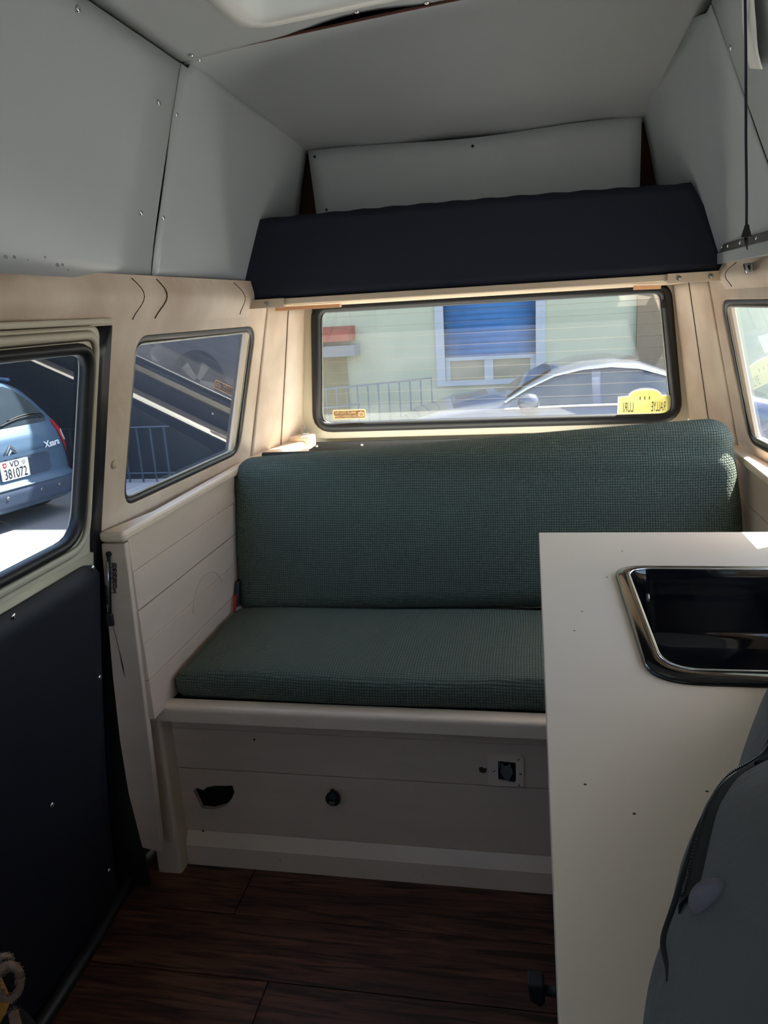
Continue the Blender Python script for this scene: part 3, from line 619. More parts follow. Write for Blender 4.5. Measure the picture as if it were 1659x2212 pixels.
mb = MB(); mb.obox((-.838, 1.985, .575), (.006,.002,0), (0,.02,0), (0,.012,.035)); mb.build('buckle_body', 'black', SB, bevel=.003)
mb = MB(); mb.obox((-.838, 1.945, .555), (.004,0,0), (0,.006,0), (0,.012,.022)); mb.build('release_button', 'red', SB, bevel=.002, label='red release button')

# rear deck behind the backrest
RD = thing('rear_deck', (-.14, 2.42, .83), 'white boarded luggage deck behind the backrest cushion', 'deck')
for i in range(7):
    mb = MB(); y0 = 2.275+i*.046; mb.box(-.845+.0, .555, y0+.001, y0+.045, .84, .857); mb.build('plank', 'deck', RD, bevel=.002)
mb = MB(); mb.box(-.86, .56, 2.27, 2.60, .80, .838); mb.build('under_board', 'deck', RD)

# ---------------------------------------------------------------- overhead shelf with the navy front
OS = thing('overhead_shelf', (-.16, 2.15, 1.38), 'navy fronted overhead shelf across the rear above the window', 'shelf')
def nav(u, v):
    y = 2.13+.07*v; z = 1.396+v*(.216+.006*math.sin(u*3)); x0 = -.838+.030*v+.018*max(0, math.sin(v*3.1)); x1 = .490-.082*v**1.4
    if v > .99: z += .0015*math.sin(u*90)
    return Vector((x0+u*(x1-x0), y+.004*math.sin(u*3.1), z))
mb = MB(); mb.sheet(nav, 60, 10); mb.build('front_board', 'navy', OS, solid=.016)
mb = MB(); mb.hexa([(-.79,2.12,1.378),(.46,2.12,1.378),(.42,2.50,1.372),(-.70,2.50,1.372),(-.79,2.12,1.390),(.46,2.12,1.390),(.42,2.50,1.384),(-.70,2.50,1.384)]); mb.build('bottom_board', 'ply', OS, bevel=.001)
mb = MB(); mb.box(-.67, .355, 2.112, 2.122, 1.379, 1.395); mb.build('lip', 'bone', OS, bevel=.002)
for x0, x1 in ((-.825,-.665), (.345,.49)):
    mb = MB(); mb.box(x0, x1, 2.104, 2.120, 1.372, 1.396); s = mb.build('end_bracket', 'alu' if 0 else 'bone', OS, bevel=.001)
    for x in ((-.79,-.715) if x0 < 0 else (.372,.447)): screw((x, 2.1035, 1.384), (0,-1,0), .006, s, 'alu')
for x0, x1, dz in ((-.70,-.53,-.004), (.27,.345,.004)):
    mb = MB(); mb.hexa([(x0,2.135,1.362),(x1,2.20,1.362-dz*.3),(x1,2.23,1.362-dz*.3),(x0,2.165,1.362),(x0,2.135,1.373),(x1,2.20,1.371-dz*.3),(x1,2.23,1.371-dz*.3),(x0,2.165,1.373)]); mb.build('batten', 'batten', OS, bevel=.001, label='raw wood batten')

# ---------------------------------------------------------------- kitchen worktop, cabinet, sink
KC = thing('kitchen_cabinet', (.28, .8, 0), 'dark fronted kitchen cabinet under the grey worktop', 'cabinet')
mb = MB(); mb.box(.062, .55, .15, 1.485, .05, .765); mb.box(.062,.09,.15,1.485,.765,.868); mb.box(.09,.55,1.40,1.485,.765,.868); mb.build('body', 'navydoor', KC)
mb = MB(); mb.box(.09, .55, .15, 1.48, 0, .05); mb.build('plinth', 'black', KC)
for y0, y1 in ((.16,.59),(.60,1.03),(1.04,1.475)):
    mb = MB(); mb.box(.052, .0615, y0, y1, .06, .85); mb.build('door', 'navydoor', KC, bevel=.002)
mb = MB(); mb.tube([Vector((.055,1.0,.285)), Vector((.018,1.0,.29))], .008, 8); l0 = mb.build('latch', 'black', KC, label='black turn latch sticking out of the cabinet')
mb = MB(); mb.prism([Vector((x, .985, .29+z)) for x, z in ((-.010,.022),(.016,.020),(.018,-.012),(.010,-.022),(-.006,-.010))], (0,.03,0)); mb.build('latch_handle', 'black', l0, bevel=.003)
WT = thing('worktop', (.29, .8, .87), 'pale grey laminate kitchen worktop with a thin edge', 'worktop')
sk = rq([(.152,.872),(.50,.872),(.50,1.274),(.152,1.274)], [.035,.03,.03,.03])
mb = MB(); mb.ring(lambda x, y, w: Vector((x, y, .9+w)), sk, [(.0155,-.05),(.565,-.05),(.560,1.5),(.0175,1.5)], 0, -.03); mb.build('top_board', 'worktop', WT, bevel=.001)
sf = MB()
for x, y in ((.165,1.38),(.06,1.02),(.125,1.24),(.075,1.09),(.09,.62),(.05,.66),(.16,.66)): sf.lathe((x, y, .9), (0,0,1), [(.0016,0),(.0012,.0003),(.0002,.0003)], 8)
o = sf.build('specks', 'brown', WT); o['kind'] = 'stuff'
SK = thing('sink', (.32, 1.07, .77), 'shiny black glass rimmed kitchen sink set in the worktop', 'sink')
ro = rq([(.138,.868),(.53,.868),(.53,1.284),(.138,1.284)], [.06,.05,.05,.05], 14); ri = rq([(.160,.897),(.508,.897),(.508,1.268),(.160,1.268)], [.05,.04,.04,.04], 14)
mb = MB(); 
rr = []
for (ax_, ay_), (bx_, by_) in zip(ro, ri):
    P_ = lambda t, h: Vector((ax_*(1-t)+bx_*t, ay_*(1-t)+by_*t, .9+h))
    rr.append([P_(0,.0005), P_(.02,.003), P_(.08,.0055), P_(.2,.0065), P_(.85,.0065), P_(.95,.0055), P_(1.0,.001)])
mb.loft(rr, True, False); mb.build('rim', 'sinkrim', SK)
mb = MB(); cx, cy = .3355, 1.085; rings = []
for sc, z in ((1,.906),(.985,.897),(.965,.86),(.94,.80),(.90,.785),(.55,.78),(.10,.776)): rings.append([Vector((cx+(x-cx)*sc, cy+(y-cy)*sc, z)) for x, y in ri])
mb.loft(rings, False, False); mb.add(rings[-1], [list(range(len(rings[-1])))]); mb.build('bowl', 'sink', SK)
mb = MB(); mb.sweep(ri[::-1], lambda x, y, w: Vector((x, y, .9065+w)), [(.002,-.002),(.001,.0012),(-.001,.0012),(-.002,-.002)]); mb.build('rim_line', 'chrome', SK, label='bright line around the bowl edge')
mb = MB(); mb.lathe((.355, 1.02, .779), (0,0,1), [(.028,0),(.028,.003),(.022,.004),(.014,.001)], 24); mb.build('drain', 'chrome', SK)
ch = MB()
for i in range(26):
    a = i*.33; r = .022+.006*math.sin(i*.9); ch.lathe((.345+r*math.cos(a)+.006*(i > 16), .985+r*.8*math.sin(a)+.0012*i, .784), (0,0,1), [(.0004,-.002),(.002,-.0008),(.002,.0008),(.0004,.002)], 6)
o = ch.build('plug_chain', 'chrome', SK); o['kind'] = 'stuff'

# ---------------------------------------------------------------- backpack lying on the worktop
BP = thing('backpack', (.30, .45, .9), 'charcoal grey backpack with black zip lying on the worktop near the camera', 'backpack')
def pk(u, v):       # u along the outline from the top right round to the near left, v across the height
    path = [(.50,1.0),(.36,.97),(.287,.864),(.244,.78),(.213,.716),(.183,.648),(.162,.593),(.148,.565),(.123,.538),(.107,.505),(.098,.478),(.080,.425),(.070,.40),(.064,.375),(.055,.34),(.05,.26),(.06,.16),(.12,.06),(.2,.02)]
    t = max(0, min(.9999, u))*(len(path)-3)+1; i = int(t); f = t-i; q4 = [Vector(path[j]) for j in (i-1, i, i+1, i+2)]
    pp = .5*((2*q4[1])+(q4[2]-q4[0])*f+(2*q4[0]-5*q4[1]+4*q4[2]-q4[3])*f*f+(3*q4[1]-q4[0]-3*q4[2]+q4[3])*f**3); x, y = pp
    c = Vector((.42, .42)); p = Vector((x, y)); h = .17
    a = v*math.pi/2; q = c+(p-c)*(math.cos(a)**.55); z = .902+h*math.sin(a)**.8*(1+.06*math.sin(u*13))
    if v < .001: z = .902
    return Vector((q.x, q.y, z))
mb = MB(); mb.sheet(pk, 60, 24); mb.build('body', 'packcloth', BP, solid=.004)
def off(u, v, d): 
    p = pk(u, v); e = .004; n = (pk(min(1,u+e), v)-pk(u-e, v)).cross(pk(u, v+e)-pk(u, v-e)).normalized()
    if n.dot(p-Vector((.42,.42,.9))) < 0: n = -n
    return p+n*d
zv = lambda t: .34+.05*math.sin(t*6)
mb = MB(); mb.loft([[off(.08+.68*t, zv(t)-.035, .002), off(.08+.68*t, zv(t)-.015, .005), off(.08+.68*t, zv(t)+.02, .005), off(.08+.68*t, zv(t)+.04, .002)] for t in [i/50*.88 for i in range(51)]], False, False, False); mb.build('zip_tape', 'void', BP)
zt = MB()
for k in range(120):
    t = .15+k*.006; zt.tube([off(.08+.68*t, zv(t)-.004, .006), off(.08+.68*t, zv(t)+.009, .007)], .0006, 4)
o = zt.build('zip_teeth', 'bluerub', BP); o['kind'] = 'stuff'
mb = MB(); mb.tube([off(.44+.34*t, .23+.03*math.sin(t*7), .001) for t in [i/24 for i in range(25)]], [.0014+.0026*math.sin(math.pi*i/24) for i in range(25)], 8); mb.build('strap', 'void', BP)
mb = MB(); mb.tube([off(.22+.20*t, .62-.20*t+.03*math.sin(t*6), .002) for t in [i/16 for i in range(17)]], .0028, 8); mb.build('strap_edge', 'void', BP)
for (u0, v0, du, dv) in ((.20,.62,.05,.12), (.705,.37,.02,.05)):
    mb = MB(); mb.sheet(lambda a, b: off(u0+du*a*math.cos(b*6.2832), v0+dv*a*math.sin(b*6.2832), .012*math.sqrt(max(0,1-a*a))-.001), 12, 12); mb.build('pad', 'packmauve', BP, label='grey mauve patch pad')
mb = MB(); mb.tube([off(.678+.035*t, .35+.05*t-.02*math.sin(t*3), .0022) for t in [i/8 for i in range(9)]], [.0026-.0024*i/8 for i in range(9)], 6); mb.build('zip_end', 'void', BP)

# ---------------------------------------------------------------- woolly bundle at the door
WB = thing('woolly_blanket', (-.93, .80, 0), 'mustard and dark woolly bundle with a fuzzy looped edge beside the sliding door', 'blanket')
def bl(u, v):
    a = u*2*math.pi; b = v*math.pi/2; r = .112*(1+.06*math.sin(3*a)+.04*math.sin(5*a+1)); 
    return Vector((-.905+r*math.cos(a)*math.cos(b)**.6, .78+r*1.15*math.sin(a)*math.cos(b)**.6, .004+.49*math.sin(b)**.9))
mb = MB(); mb.sheet(bl, 40, 20); mb.build('fold', 'yellow', WB)
mb = MB(); mb.sheet(lambda u, v: Vector((-.825,.80,0))+Vector((.075*math.cos(u*2*math.pi)*math.cos(v*1.57)**.6, .09*math.sin(u*2*math.pi)*math.cos(v*1.57)**.6, .004+.325*math.sin(v*1.57)**.9)), 28, 14); mb.build('fold', 'woolblack', WB, label='dark fold of the bundle')
def fuzz(pts, r, name, m):
    mb = MB(); P = [Vector(p) for p in pts]; mb.tube(P, [r*(1+.25*random.random()) for _ in P], 8); rr = random.Random(5)
    for p in P:
        for _ in range(14):
            d = Vector((rr.gauss(0,1), rr.gauss(0,1), rr.gauss(0,1))).normalized(); mb.tube([p+d*r*.7, p+d*(r*1.2)+Vector((0,0,.003)), p+d*r*1.7], .0006, 3)
    return mb.build(name, m, WB)
cl = Vector((-.790, .818, .388)); fuzz([cl+Vector((.012*math.cos(a), .012*math.cos(a), .030*math.sin(a))) for a in [i/16*6.28 for i in range(17)]], .0055, 'fringe_loop', 'wool')
cl = Vector((-.804, .83, .408)); fuzz([cl+Vector((.008*math.cos(a), .008*math.cos(a), .014*math.sin(a))) for a in [i/12*6.28 for i in range(13)]], .0045, 'fringe_loop', 'wool')
fuzz([(-.855+.020*t, .83-.004*t*t, .37-.022*t) for t in range(0, 5)], .006, 'fringe_edge', 'wool')
fuzz([(-.788,.812,.335),(-.785,.808,.29),(-.782,.80,.24),(-.78,.79,.18)], .007, 'fringe_edge', 'wool')

# ---------------------------------------------------------------- right side fittings
PC = thing('pull_cord', (.398, 1.6, 1.42), 'dark navy pull cord with a black toggle hanging on the right', 'cord')
mb = MB(); mb.tube([(.366,1.6,1.925),(.372,1.6,1.85),(.379,1.6,1.757),(.388,1.6,1.61),(.395,1.6,1.514),(.398,1.6,1.462)], .0024, 8); mb.build('cord', 'cord', PC)
mb = MB(); mb.loft([[Vector((.3985+dx*w, 1.6+dy*w, z)) for dx, dy in ((-1,-1),(1,-1),(1,1),(-1,1))] for w, z in ((.0035,1.463),(.0043,1.457),(.0078,1.4425),(.0073,1.441))]); mb.build('toggle', 'black', PC, bevel=.001)
mb = MB(); mb.tube([(.3985,1.6,1.441),(.399,1.6,1.432),(.402,1.6,1.419)], [.0034,.003,.001], 8); mb.build('cord_end', 'black', PC)
TP = MB(); TP.sheet(lambda u, v: Vector((.485-.11*((1.745+.115*v+.03*u)-1.45)/.45-.003-.005*math.sin(math.pi*v)-.003*math.sin(u*9)*math.sin(v*8), 1.69-.115*u-.03*v, 1.745+.115*v-.03*u)), 10, 10)
tag(TP.build('tape_patch', 'hatch', solid=.001), 'crumpled silvery white patch behind the top of the hanging cord', 'patch')
HG = thing('piano_hinge', (.49, 1.8, 1.44), 'grey metal hinge strip along the base of the right roof panel', 'hinge')
mb = MB(); mb.hexa([Vector((x, y, z)) for z in (1.441,1.458) for x, y in ((.470,.9),(.470,2.12),(.490,2.12),(.490,.9))]); h0 = mb.build('upper_leaf', 'alu', HG, bevel=.001)
mb = MB(); mb.hexa([Vector((x, y, z)) for z in (1.412,1.438) for x, y in ((.466,.9),(.466,2.15),(.490,2.15),(.490,.9))]); mb.build('lower_leaf', 'panel', HG, bevel=.001, label='grey painted lower strip')
mb = MB(); mb.tube([(.470,.9,1.4395),(.470,2.12,1.4395)], .003, 8); mb.build('hinge_pin', 'alu', HG)
for y in (1.2,1.5,1.68,1.80,1.93,2.04,2.10): screw((.4695, y, 1.450), (-1,0,0), .004, h0)
CT = thing('catch', (.475, 1.86, 1.40), 'small chrome turn catch on the beige header under the hinge strip', 'catch')
mb = MB(); mb.obox((.470, 1.85, 1.392), (.003,0,.001), (0,.028,0), (-.001,0,.010)); mb.build('back_plate', 'alu', CT, bevel=.002)
mb = MB(); mb.lathe((.469,1.835,1.392), (-1,0,-.2), [(.006,0),(.006,.007),(.002,.009)], 12); mb.build('pivot', 'black', CT)
mb = MB(); mb.tube([(.459,1.838,1.399),(.458,1.82,1.389),(.458,1.803,1.381)], [.004,.0045,.003], 8); mb.build('arm', 'chrome', CT)

# ---------------------------------------------------------------- stickers on the rear window
DS = thing('window_sticker', (-.615, 2.585, 1.0), 'small brown dash cam sticker with camera symbol in the rear window corner', 'sticker')
MS = lambda u, v, w: MRe(-.6155+u, 1.0035+v+u*.0, -.002+w)
mb = MB(); mb.prism([MS(x, y, -.0006) for x, y in rq([(-.0585,-.0165),(.0585,-.0165),(.0585,.0165),(-.0585,.0165)], .006)], (0,.0008,0)); mb.build('sticker_sheet', 'stwhite', DS)
mb = MB(); mb.prism([MS(x, y, .0002) for x, y in rq([(-.0555,-.0135),(.0555,-.0135),(.0555,.0135),(-.0555,.0135)], .004)], (0,.0005,0)); mb.build('brown_field', 'stbrown', DS)
text("SMILE! YOU'RE", 'lettering', lambda u, v, w: MS(u-.012, v+.0062, .0006), .0128, 'stwhite', DS, mirror=True, bold=.0002, sx=.92)
text("ON DASH CAM", 'lettering', lambda u, v, w: MS(u-.012, v-.0062, .0006), .0128, 'stwhite', DS, mirror=True, bold=.0002, sx=.98)
mb = MB(); mb.ring(lambda u, v, w: MS(u, v, w), [(.043+.005*math.cos(a), -.001+.005*math.sin(a)) for a in [i*.524 for i in range(12)]], rq([(.032,-.0095),(.053,-.0095),(.053,.0075),(.032,.0075)], .002), .0004, .0007)
mb.add([MS(.043+.003*math.cos(i*.628), -.001+.003*math.sin(i*.628), .0006) for i in range(10)], [list(range(10))]); mb.add([MS(x, y, .0006) for x, y in ((.038,.0075),(.047,.0075),(.045,.0105),(.040,.0105))], [(0,1,2,3)]); mb.build('camera_symbol', 'stwhite', DS)
PQ = thing('rally_plaque', (.367, 2.585, .98), 'yellow arched rally plaque in the right corner of the rear window', 'plaque')
arch = [(-.083,-.034),(.083,-.034),(.083,.025),(.052,.027)]+[(.046*math.cos(a)*1.1, .026+.024*math.sin(a)) for a in [math.pi*i/12 for i in range(1, 12)]]+[(-.052,.027),(-.083,.025)]
MP = lambda u, v, w: MRe(.367+u, 1.0075+v, .000+w)
mb = MB(); mb.prism([MP(x, y, 0) for x, y in arch], (0,.0015,0)); mb.build('plaque_sheet', 'plqwhite', PQ)
mb = MB(); mb.prism([MP(x*.965, y*.94, .0004) for x, y in arch], (0,.0004,0)); mb.build('yellow_field', 'plq', PQ)
text('RALLYE', 'lettering', lambda u, v, w: MP(u*.55+.044, v*1.9-.012, .0008), .024, 'ink', PQ, mirror=True)
text('LURI', 'lettering', lambda u, v, w: MP(u*.7-.05, v*1.9-.012, .0008), .024, 'ink', PQ, mirror=True)
text('111', 'lettering', lambda u, v, w: MP(u*1.9, v*1.1+.018, .0008), .015, 'ink', PQ, mirror=True)

# ================================================================ outside
G = -.65
g = MB(); g.box(-40, 40, -25, 40, G-.2, G); struct(g.build('floor_outside', 'asphalt'))
# building across the street
BD = thing('street_building', (0, 10.2, G), 'pale rendered house across the street with a blue window shutter', 'building')
MW = lambda x, z, w: Vector((x, 10-w, z))
mb = MB(); mb.ring(MW, [(-1.07,.40),(.10,.40),(.10,2.5),(-1.07,2.5)], [(-7,G),(5,G),(5,5.4),(-7,5.4)], 0, -.35); mb.build('wall', 'render', BD)
mb = MB(); mb.box(-7.4, 5.4, 9.8, 16, 5.4, 5.6); mb.box(-7,5,10.5,16,G,5.4); mb.build('roof_block', 'slab', BD)
mb = MB(); mb.ring(MW, [(-1.06,.40),(.09,.40),(.09,2.5),(-1.06,2.5)], [(-1.17,.34),(.21,.34),(.21,2.6),(-1.17,2.6)], 0, .03); f = mb.build('window', 'frame', BD)
mb = MB(); n = 26
mb.loft([[Vector((-1.06,10.05+.008*math.sin(i*math.pi),.70+i*.035)), Vector((.09,10.05+.008*math.sin(i*math.pi),.70+i*.035)), Vector((.09,10.06,.70+i*.035)), Vector((-1.06,10.06,.70+i*.035))] for i in [k/2 for k in range(100)]]); mb.build('shutter', 'shutter', f, label='blue roller shutter pulled most of the way down')
mb = MB(); mb.box(-1.06,.09,10.03,10.08,.655,.70); mb.box(-.56,-.45,10.04,10.1,.40,.66); mb.box(-1.06,-1.0,10.04,10.1,.4,.66); mb.box(.02,.09,10.04,10.1,.4,.66); mb.build('mullion', 'frame', f)
for x0, x1 in ((-1.0,-.56),(-.45,.02)):
    mb = MB(); mb.box(x0, x1, 10.07, 10.08, .40, .66); mb.build('pane', 'pane', f)
mb = MB(); mb.box(1.295, 2.1, 9.93, 10.05, G, 5.4); mb.build('column', 'column', BD)
mb = MB(); mb.prism([Vector((-3.3,9.99,1.17)), Vector((-3.3,9.6,1.10)), Vector((-3.3,9.6,.99)), Vector((-3.3,9.99,.99))], (1.08,0,0)); mb.build('awning', 'awning', BD)
mb = MB(); mb.box(-3.3,-2.17,9.65,9.99,.80,.935); mb.build('canopy_slab', 'slab', BD)
mb = MB(); mb.box(-3.3,-2.36,9.93,9.99,G,.80); mb.build('door', 'yellowwall', BD)
FN = thing('street_fence', (-2.2, 9.0, G), 'grey metal railing in front of the pale house', 'fence')
for i in range(18):
    x = -3.3+i*.128; top = .455+.075*(x+2.49)/1.19
    mb = MB(); mb.box(x-.008, x+.008, 8.992, 9.008, G, top); mb.build('bar', 'steel', FN)
for dz in (0, -.22, -.44, -.66, -.88):
    mb = MB(); x1 = -1.12 if dz == 0 else -2.0; mb.hexa([Vector((x, y, .455+.075*(x+2.49)/1.19+dz+e)) for e in (-.01,.01) for x, y in ((-3.35,8.985),(x1,8.985),(x1,9.015),(-3.35,9.015))]); mb.build('rail', 'steel', FN)

# parked silver car behind the van, seen from its side
CA = thing('sedan_car', (.4, 7.8, G), 'dark grey sedan car parked across the street behind the rear window', 'car')
st = [(0,.62,.5,.55,.60),(.06,.74,.72,.78,.70),(.25,.82,.86,.91,.74),(.7,.86,.985,1.04,.76),(1.0,.875,1.03,1.075,.78),(1.27,.88,1.06,1.10,.76),(1.5,.88,1.065,1.25,.66),(1.75,.88,1.068,1.375,.60),(2.0,.88,1.07,1.43,.57),(2.25,.88,1.07,1.446,.56),(2.5,.88,1.072,1.415,.57),(2.8,.88,1.075,1.30,.60),(3.1,.87,1.08,1.15,.66),(3.4,.85,1.06,1.10,.7),(3.75,.80,.95,1.0,.72),(3.9,.7,.5,.55,.65)]
X0, YC = -1.52, 7.88
def sec(a):
    x, w, b, t, gw = a; h = [(0,.22),(w*.8,.20),(w*.97,.32),(w,.55),(w*.99,b-.12),(w*.96,b),(gw+.03,b+(t-b)*.86),(gw*.8,t-.005),(0,t+.02)]
    return [Vector((X0+x, YC-y, G+z)) for y, z in h]+[Vector((X0+x, YC+y, G+z)) for y, z in h[1:-1][::-1]]
def interp(x):
    for a, b in zip(st[:-1], st[1:]):
        if a[0] <= x <= b[0]: t = (x-a[0])/(b[0]-a[0]); return tuple(p*(1-t)+q*t for p, q in zip(a, b))
    return st[-1]
mb = MB(); mb.loft([sec(interp(i*3.9/60)) for i in range(61)]); mb.build('body', 'silver', CA)
def sp(x, k, d=.006):      # point on the near glass side, k = 0 belt .. 1 roof edge
    a = interp(x); _, w, b, t, gw = a; y0, z0 = w*.96, b; y1, z1 = gw+.03, b+(t-b)*.86
    return Vector((X0+x, YC-(y0+(y1-y0)*k)-d, G+z0+(z1-z0)*k+.003))
for x0, x1 in ((1.36,2.08),(2.16,2.95)):
    mb = MB(); mb.sheet(lambda u, v: sp(x0+(x1-x0)*u, .06+.84*v), 14, 4); mb.build('side_window', 'carglass', CA)
mb = MB(); mb.sheet(lambda u, v: Vector((0,-.0,.008))+Vector((X0+1.30+.42*u, YC-(.60-.12*u)*(1-2*v), G+interp(1.30+.42*u)[3]+.012)), 6, 6); mb.build('windscreen', 'carglass', CA)
mb = MB(); mb.tube([sp(1.30+.02*i, .97, .010) for i in range(90)], .013, 6); mb.build('window_trim', 'chrome', CA)
mb = MB(); mb.tube([sp(1.30+.02*i, .0, .010) for i in range(100)], .011, 6); mb.build('window_trim', 'chrome', CA)
mb = MB(); mb.lathe((X0+1.52, YC-.98, G+1.13), (-1,0,0), [(.02,-.09),(.07,-.06),(.085,0),(.07,.07),(.02,.10)], 14); mb.build('mirror', 'silver', CA)
for x in (.62, 3.2):
    mb = MB(); mb.lathe((X0+x, YC-.70, G+.31), (0,-1,0), [(.31,0),(.31,.16),(.29,.19),(.21,.195),(.21,.17)], 28); wq = mb.build('wheel', 'tyre', CA)
    for k in range(5):
        a = k*1.2566+.5; d = Vector((math.cos(a),0,math.sin(a))); e = Vector((-math.sin(a),0,math.cos(a))); c = Vector((X0+x, YC-.885, G+.31))
        mb = MB(); mb.prism([c+d*.03+e*.022, c+d*.205+e*.045, c+d*.205-e*.045, c+d*.03-e*.022], (0,.02,0)); mb.build('spoke', 'alu', wq)
mb = MB(); mb.sheet(lambda u, v: Vector((X0+.07+.34*u, YC-.69-.14*u**.6-.012, G+.66+.16*v+.10*u)), 8, 4); mb.build('headlamp', 'lens', CA)
mb = MB(); mb.box(X0-.03, X0+.10, YC-.62, YC+.62, G+.25, G+.50); mb.build('bumper', 'silver', CA, bevel=.03)

# blue grey hatchback at the left, rear towards the van
HB = thing('blue_hatchback', (-5.19, 6.92, G), 'blue grey hatchback parked at the left with its tailgate towards the van', 'car')
az = math.radians(15); U = Vector((math.sin(az), math.cos(az), 0)); NF = Vector((-math.cos(az), math.sin(az), 0)); O = Vector((-5.19, 6.92, G))
LV = [(.20,.80,.03,4.1),(.26,.84,-.02,4.15),(.40,.86,-.04,4.2),(.455,.855,-.02,4.2),(.47,.85,.05,4.15),(.62,.86,.06,4.1),(.80,.86,.06,3.9),(.92,.85,.09,3.6),(1.02,.82,.15,3.3),(1.12,.78,.22,3.1),(1.25,.72,.31,2.9),(1.38,.65,.42,2.7),(1.46,.56,.53,2.5),(1.51,.40,.75,2.2),(1.525,.15,1.0,1.8)]
def lv(z):
    if z <= LV[0][0]: return LV[0]
    for a, b in zip(LV[:-1], LV[1:]):
        if a[0] <= z <= b[0]: t = (z-a[0])/(b[0]-a[0]); return tuple(p*(1-t)+q*t for p, q in zip(a, b))
    return LV[-1]
def car(x, y, z): return O+U*x+NF*y+Vector((0,0,z))
def rsurf(x, z, d=0):
    _, w, r, f = lv(z); q = min(1, abs(x)/w); return car(x, r+.55*(1-(1-q**5)**(1/5))-d, z)
mb = MB(); rings = []
for z in [.20+i*.0265 for i in range(51)]:
    _, w, r, f = lv(z); ring = []
    for i in range(25): x = -w*math.cos(math.pi*i/24); q = min(1, abs(x)/w); ring.append(car(x, r+.55*(1-(max(0,1-q**5))**(1/5)), z))
    for i in range(25): x = w*math.cos(math.pi*i/24); q = min(1, abs(x)/w); ring.append(car(x, f-.6*(1-(max(0,1-q**3))**(1/3)), z))
    rings.append(ring)
mb.loft(rings); mb.build('body', 'steelblue', HB)
def rpatch(pts, name, m, d=.006, nu=14, nv=8, parent=HB, label=None):     # pts: (z, x0, x1) rows
    mb = MB()
    def fn(u, v):
        t = v*(len(pts)-1); i = min(int(t), len(pts)-2); f = t-i; z, a, b = [pts[i][k]*(1-f)+pts[i+1][k]*f for k in range(3)]
        return rsurf(a+(b-a)*u, z, d)
    mb.sheet(fn, nu, nv*(len(pts)-1)//2+2); return mb.build(name, m, parent, label=label)
rw = rpatch([(1.035,-.60,.60),(1.08,-.63,.63),(1.25,-.56,.56),(1.40,-.44,.44),(1.43,-.38,.38)], 'rear_window', 'carglass')
mb = MB(); mb.tube([rsurf(-.02+.62*t, 1.055+.07*math.sin(t*2.2)-.02*t, .03) for t in [i/12 for i in range(13)]], .008, 6); w = mb.build('wiper', 'black', HB)
mb = MB(); mb.tube([rsurf(.12+.46*t, 1.105+.035*math.sin(t*2.6)-.01, .025) for t in [i/10 for i in range(11)]], .010, 6); mb.build('wiper_blade', 'black', w)
for s in (-1, 1):
    q = lambda a, b: (min(s*a, s*b), max(s*a, s*b))
    tl_ = rpatch([(.60,*q(.79,.855)),(.70,*q(.735,.857)),(.82,*q(.70,.856)),(.92,*q(.675,.848)),(1.0,*q(.67,.80)),(1.03,*q(.67,.715))], 'tail_lamp', 'tail', .012)
    rpatch([(.80,*q(.735,.80)),(.86,*q(.72,.80)),(.92,*q(.725,.79))], 'lamp_lens', 'lens', .018, parent=tl_)
    rpatch([(.50,*q(.80,.845)),(.595,*q(.80,.85))], 'lamp_foot', 'lens', .010, parent=tl_)
rpatch([(.52,-.42,.42),(.55,-.47,.47),(.70,-.47,.47),(.74,-.40,.40)], 'plate_recess', 'bumper', .004)
rpatch([(.735,-.40,.40),(.755,-.46,.46),(.775,-.40,.40)], 'handle_bar', 'steelblue', .03)
rpatch([(.24,-.82,.82),(.32,-.84,.84),(.44,-.845,.845)], 'bumper_band', 'bumper', .012, 24)
mb = MB(); mb.tube([rsurf(-.82+1.64*t, .445, .02) for t in [i/24 for i in range(25)]], .010, 6); mb.build('bumper_line', 'steelblue', HB)
for x in (-.6,-.21,.21,.45): 
    p = rsurf(x, .36, .012); mb = MB(); mb.lathe(p, -NF, [(.018,0),(.018,.004),(.010,.006)], 14); mb.build('parking_sensor', 'alu', HB)
pc = rsurf(0, .62, .012); MPn = lambda u, v, w: pc+U*u-NF*w+Vector((0,0,v))
mb = MB(); mb.prism([MPn(x, y, 0) for x, y in rq([(-.17,-.10),(.17,-.10),(.17,.10),(-.17,.10)], .012)], -NF*.01); pl = mb.build('number_plate', 'plate', HB)
text('381072', 'lettering', lambda u, v, w: MPn(u*.82, v*1.25-.042, .0125), .115, 'black', pl, bold=.001)
text('VD', 'lettering', lambda u, v, w: MPn(u, v+.055, .0125), .085, 'black', pl, bold=.001)
mb = MB(); mb.prism([MPn(-.118+x, .055+y, .011) for x, y in ((-.022,.028),(-.022,-.008),(0,-.03),(.022,-.008),(.022,.028))], -NF*.0015); mb.build('red_shield', 'red', pl)
mb = MB(); mb.add([MPn(-.118+x, .058+y, .0132) for x, y in ((-.004,-.014),(.004,-.014),(.004,.014),(-.004,.014))], [(0,1,2,3)]); mb.add([MPn(-.118+x, .058+y, .0132) for x, y in ((-.014,-.004),(.014,-.004),(.014,.004),(-.014,.004))], [(0,1,2,3)]); mb.build('white_cross', 'plate', pl)
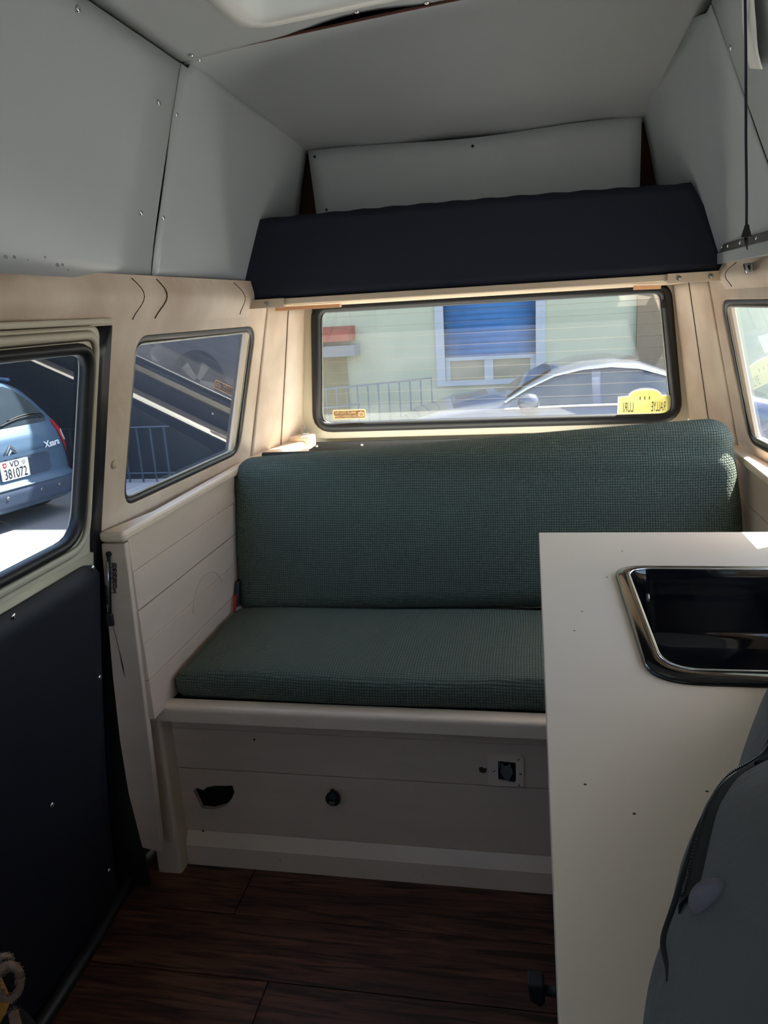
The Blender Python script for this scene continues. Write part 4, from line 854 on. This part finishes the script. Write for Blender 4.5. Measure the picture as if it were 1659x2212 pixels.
mb = MB(); mb.prism([MPn(.115+x, .055+y, .011) for x, y in ((-.022,.028),(-.022,-.008),(0,-.03),(.022,-.008),(.022,.028))], -NF*.0015); mb.build('canton_shield', 'slab', pl)
for k in (0, 1):
    z = .795+k*.045; mb = MB()
    mb.prism([rsurf(x, z+dz, .008) for x, dz in ((-.075,-.03),(0,.035),(.075,-.03),(.075,-.055),(0,.008),(-.075,-.055))], -NF*.008); mb.build('emblem', 'chrome', HB, label='chrome double chevron emblem')
text('Xsara', 'lettering', lambda u, v, w: rsurf(.53+u, .80+v+.06*u, .016), .095, 'plate', HB, bold=.003)
for s in (-.72, .72):
    mb = MB(); mb.lathe(car(s*1.16, .75, .30), U*(1 if s > 0 else -1), [(.30,-.18),(.30,0),(.27,.02),(.2,.02)], 24); mb.build('wheel', 'tyre', HB)
mb = MB(); mb.tube([car(-.52, .3+.05*i, 1.48+.01*math.sin(i*.4)) for i in range(20)], .018, 6); mb.build('roof_rail', 'steelblue', HB)
mb = MB(); mb.tube([car(.52, .55+.05*i, 1.49+.02*math.sin(i*.16)) for i in range(20)], .018, 6); mb.build('roof_rail', 'steelblue', HB)

# dark timber barn beyond the hatchback
BN = thing('timber_barn', (-10.5, 8, G), 'dark slate coloured timber barn wall behind the blue hatchback', 'building')
mb = MB(); mb.box(-10.1, -9.6, -6, 9.3, G, 3.2); mb.box(-10.1,-3.35,9.2,9.5,G,1.6); mb.build('wall', 'timber', BN)
mb = MB(); mb.box(-10.6, -9.3, -6.4, 9.7, 3.2, 3.35); mb.build('roof', 'timber', BN)
for y in (1.0, 3.2, 5.2, 6.9, 8.3):
    mb = MB(); mb.box(-9.6, -9.48, y-.14, y+.14, G, 3.2); mb.build('post', 'post', BN)
RL = thing('yard_railing', (-4.9, 9.0, G), 'grey yard railing seen through the left rear window', 'fence')
for i in range(8):
    x = -5.9+.19*i; y = 9.0
    mb = MB(); mb.box(x-.009, x+.009, y-.009, y+.009, G, G+.72); mb.build('bar', 'darksteel', RL)
for z in (G+.12, G+.72):
    mb = MB(); mb.tube([Vector((-6.1,9.0,z)), Vector((-4.5,9.0,z))], .011, 6); mb.build('rail', 'darksteel', RL)
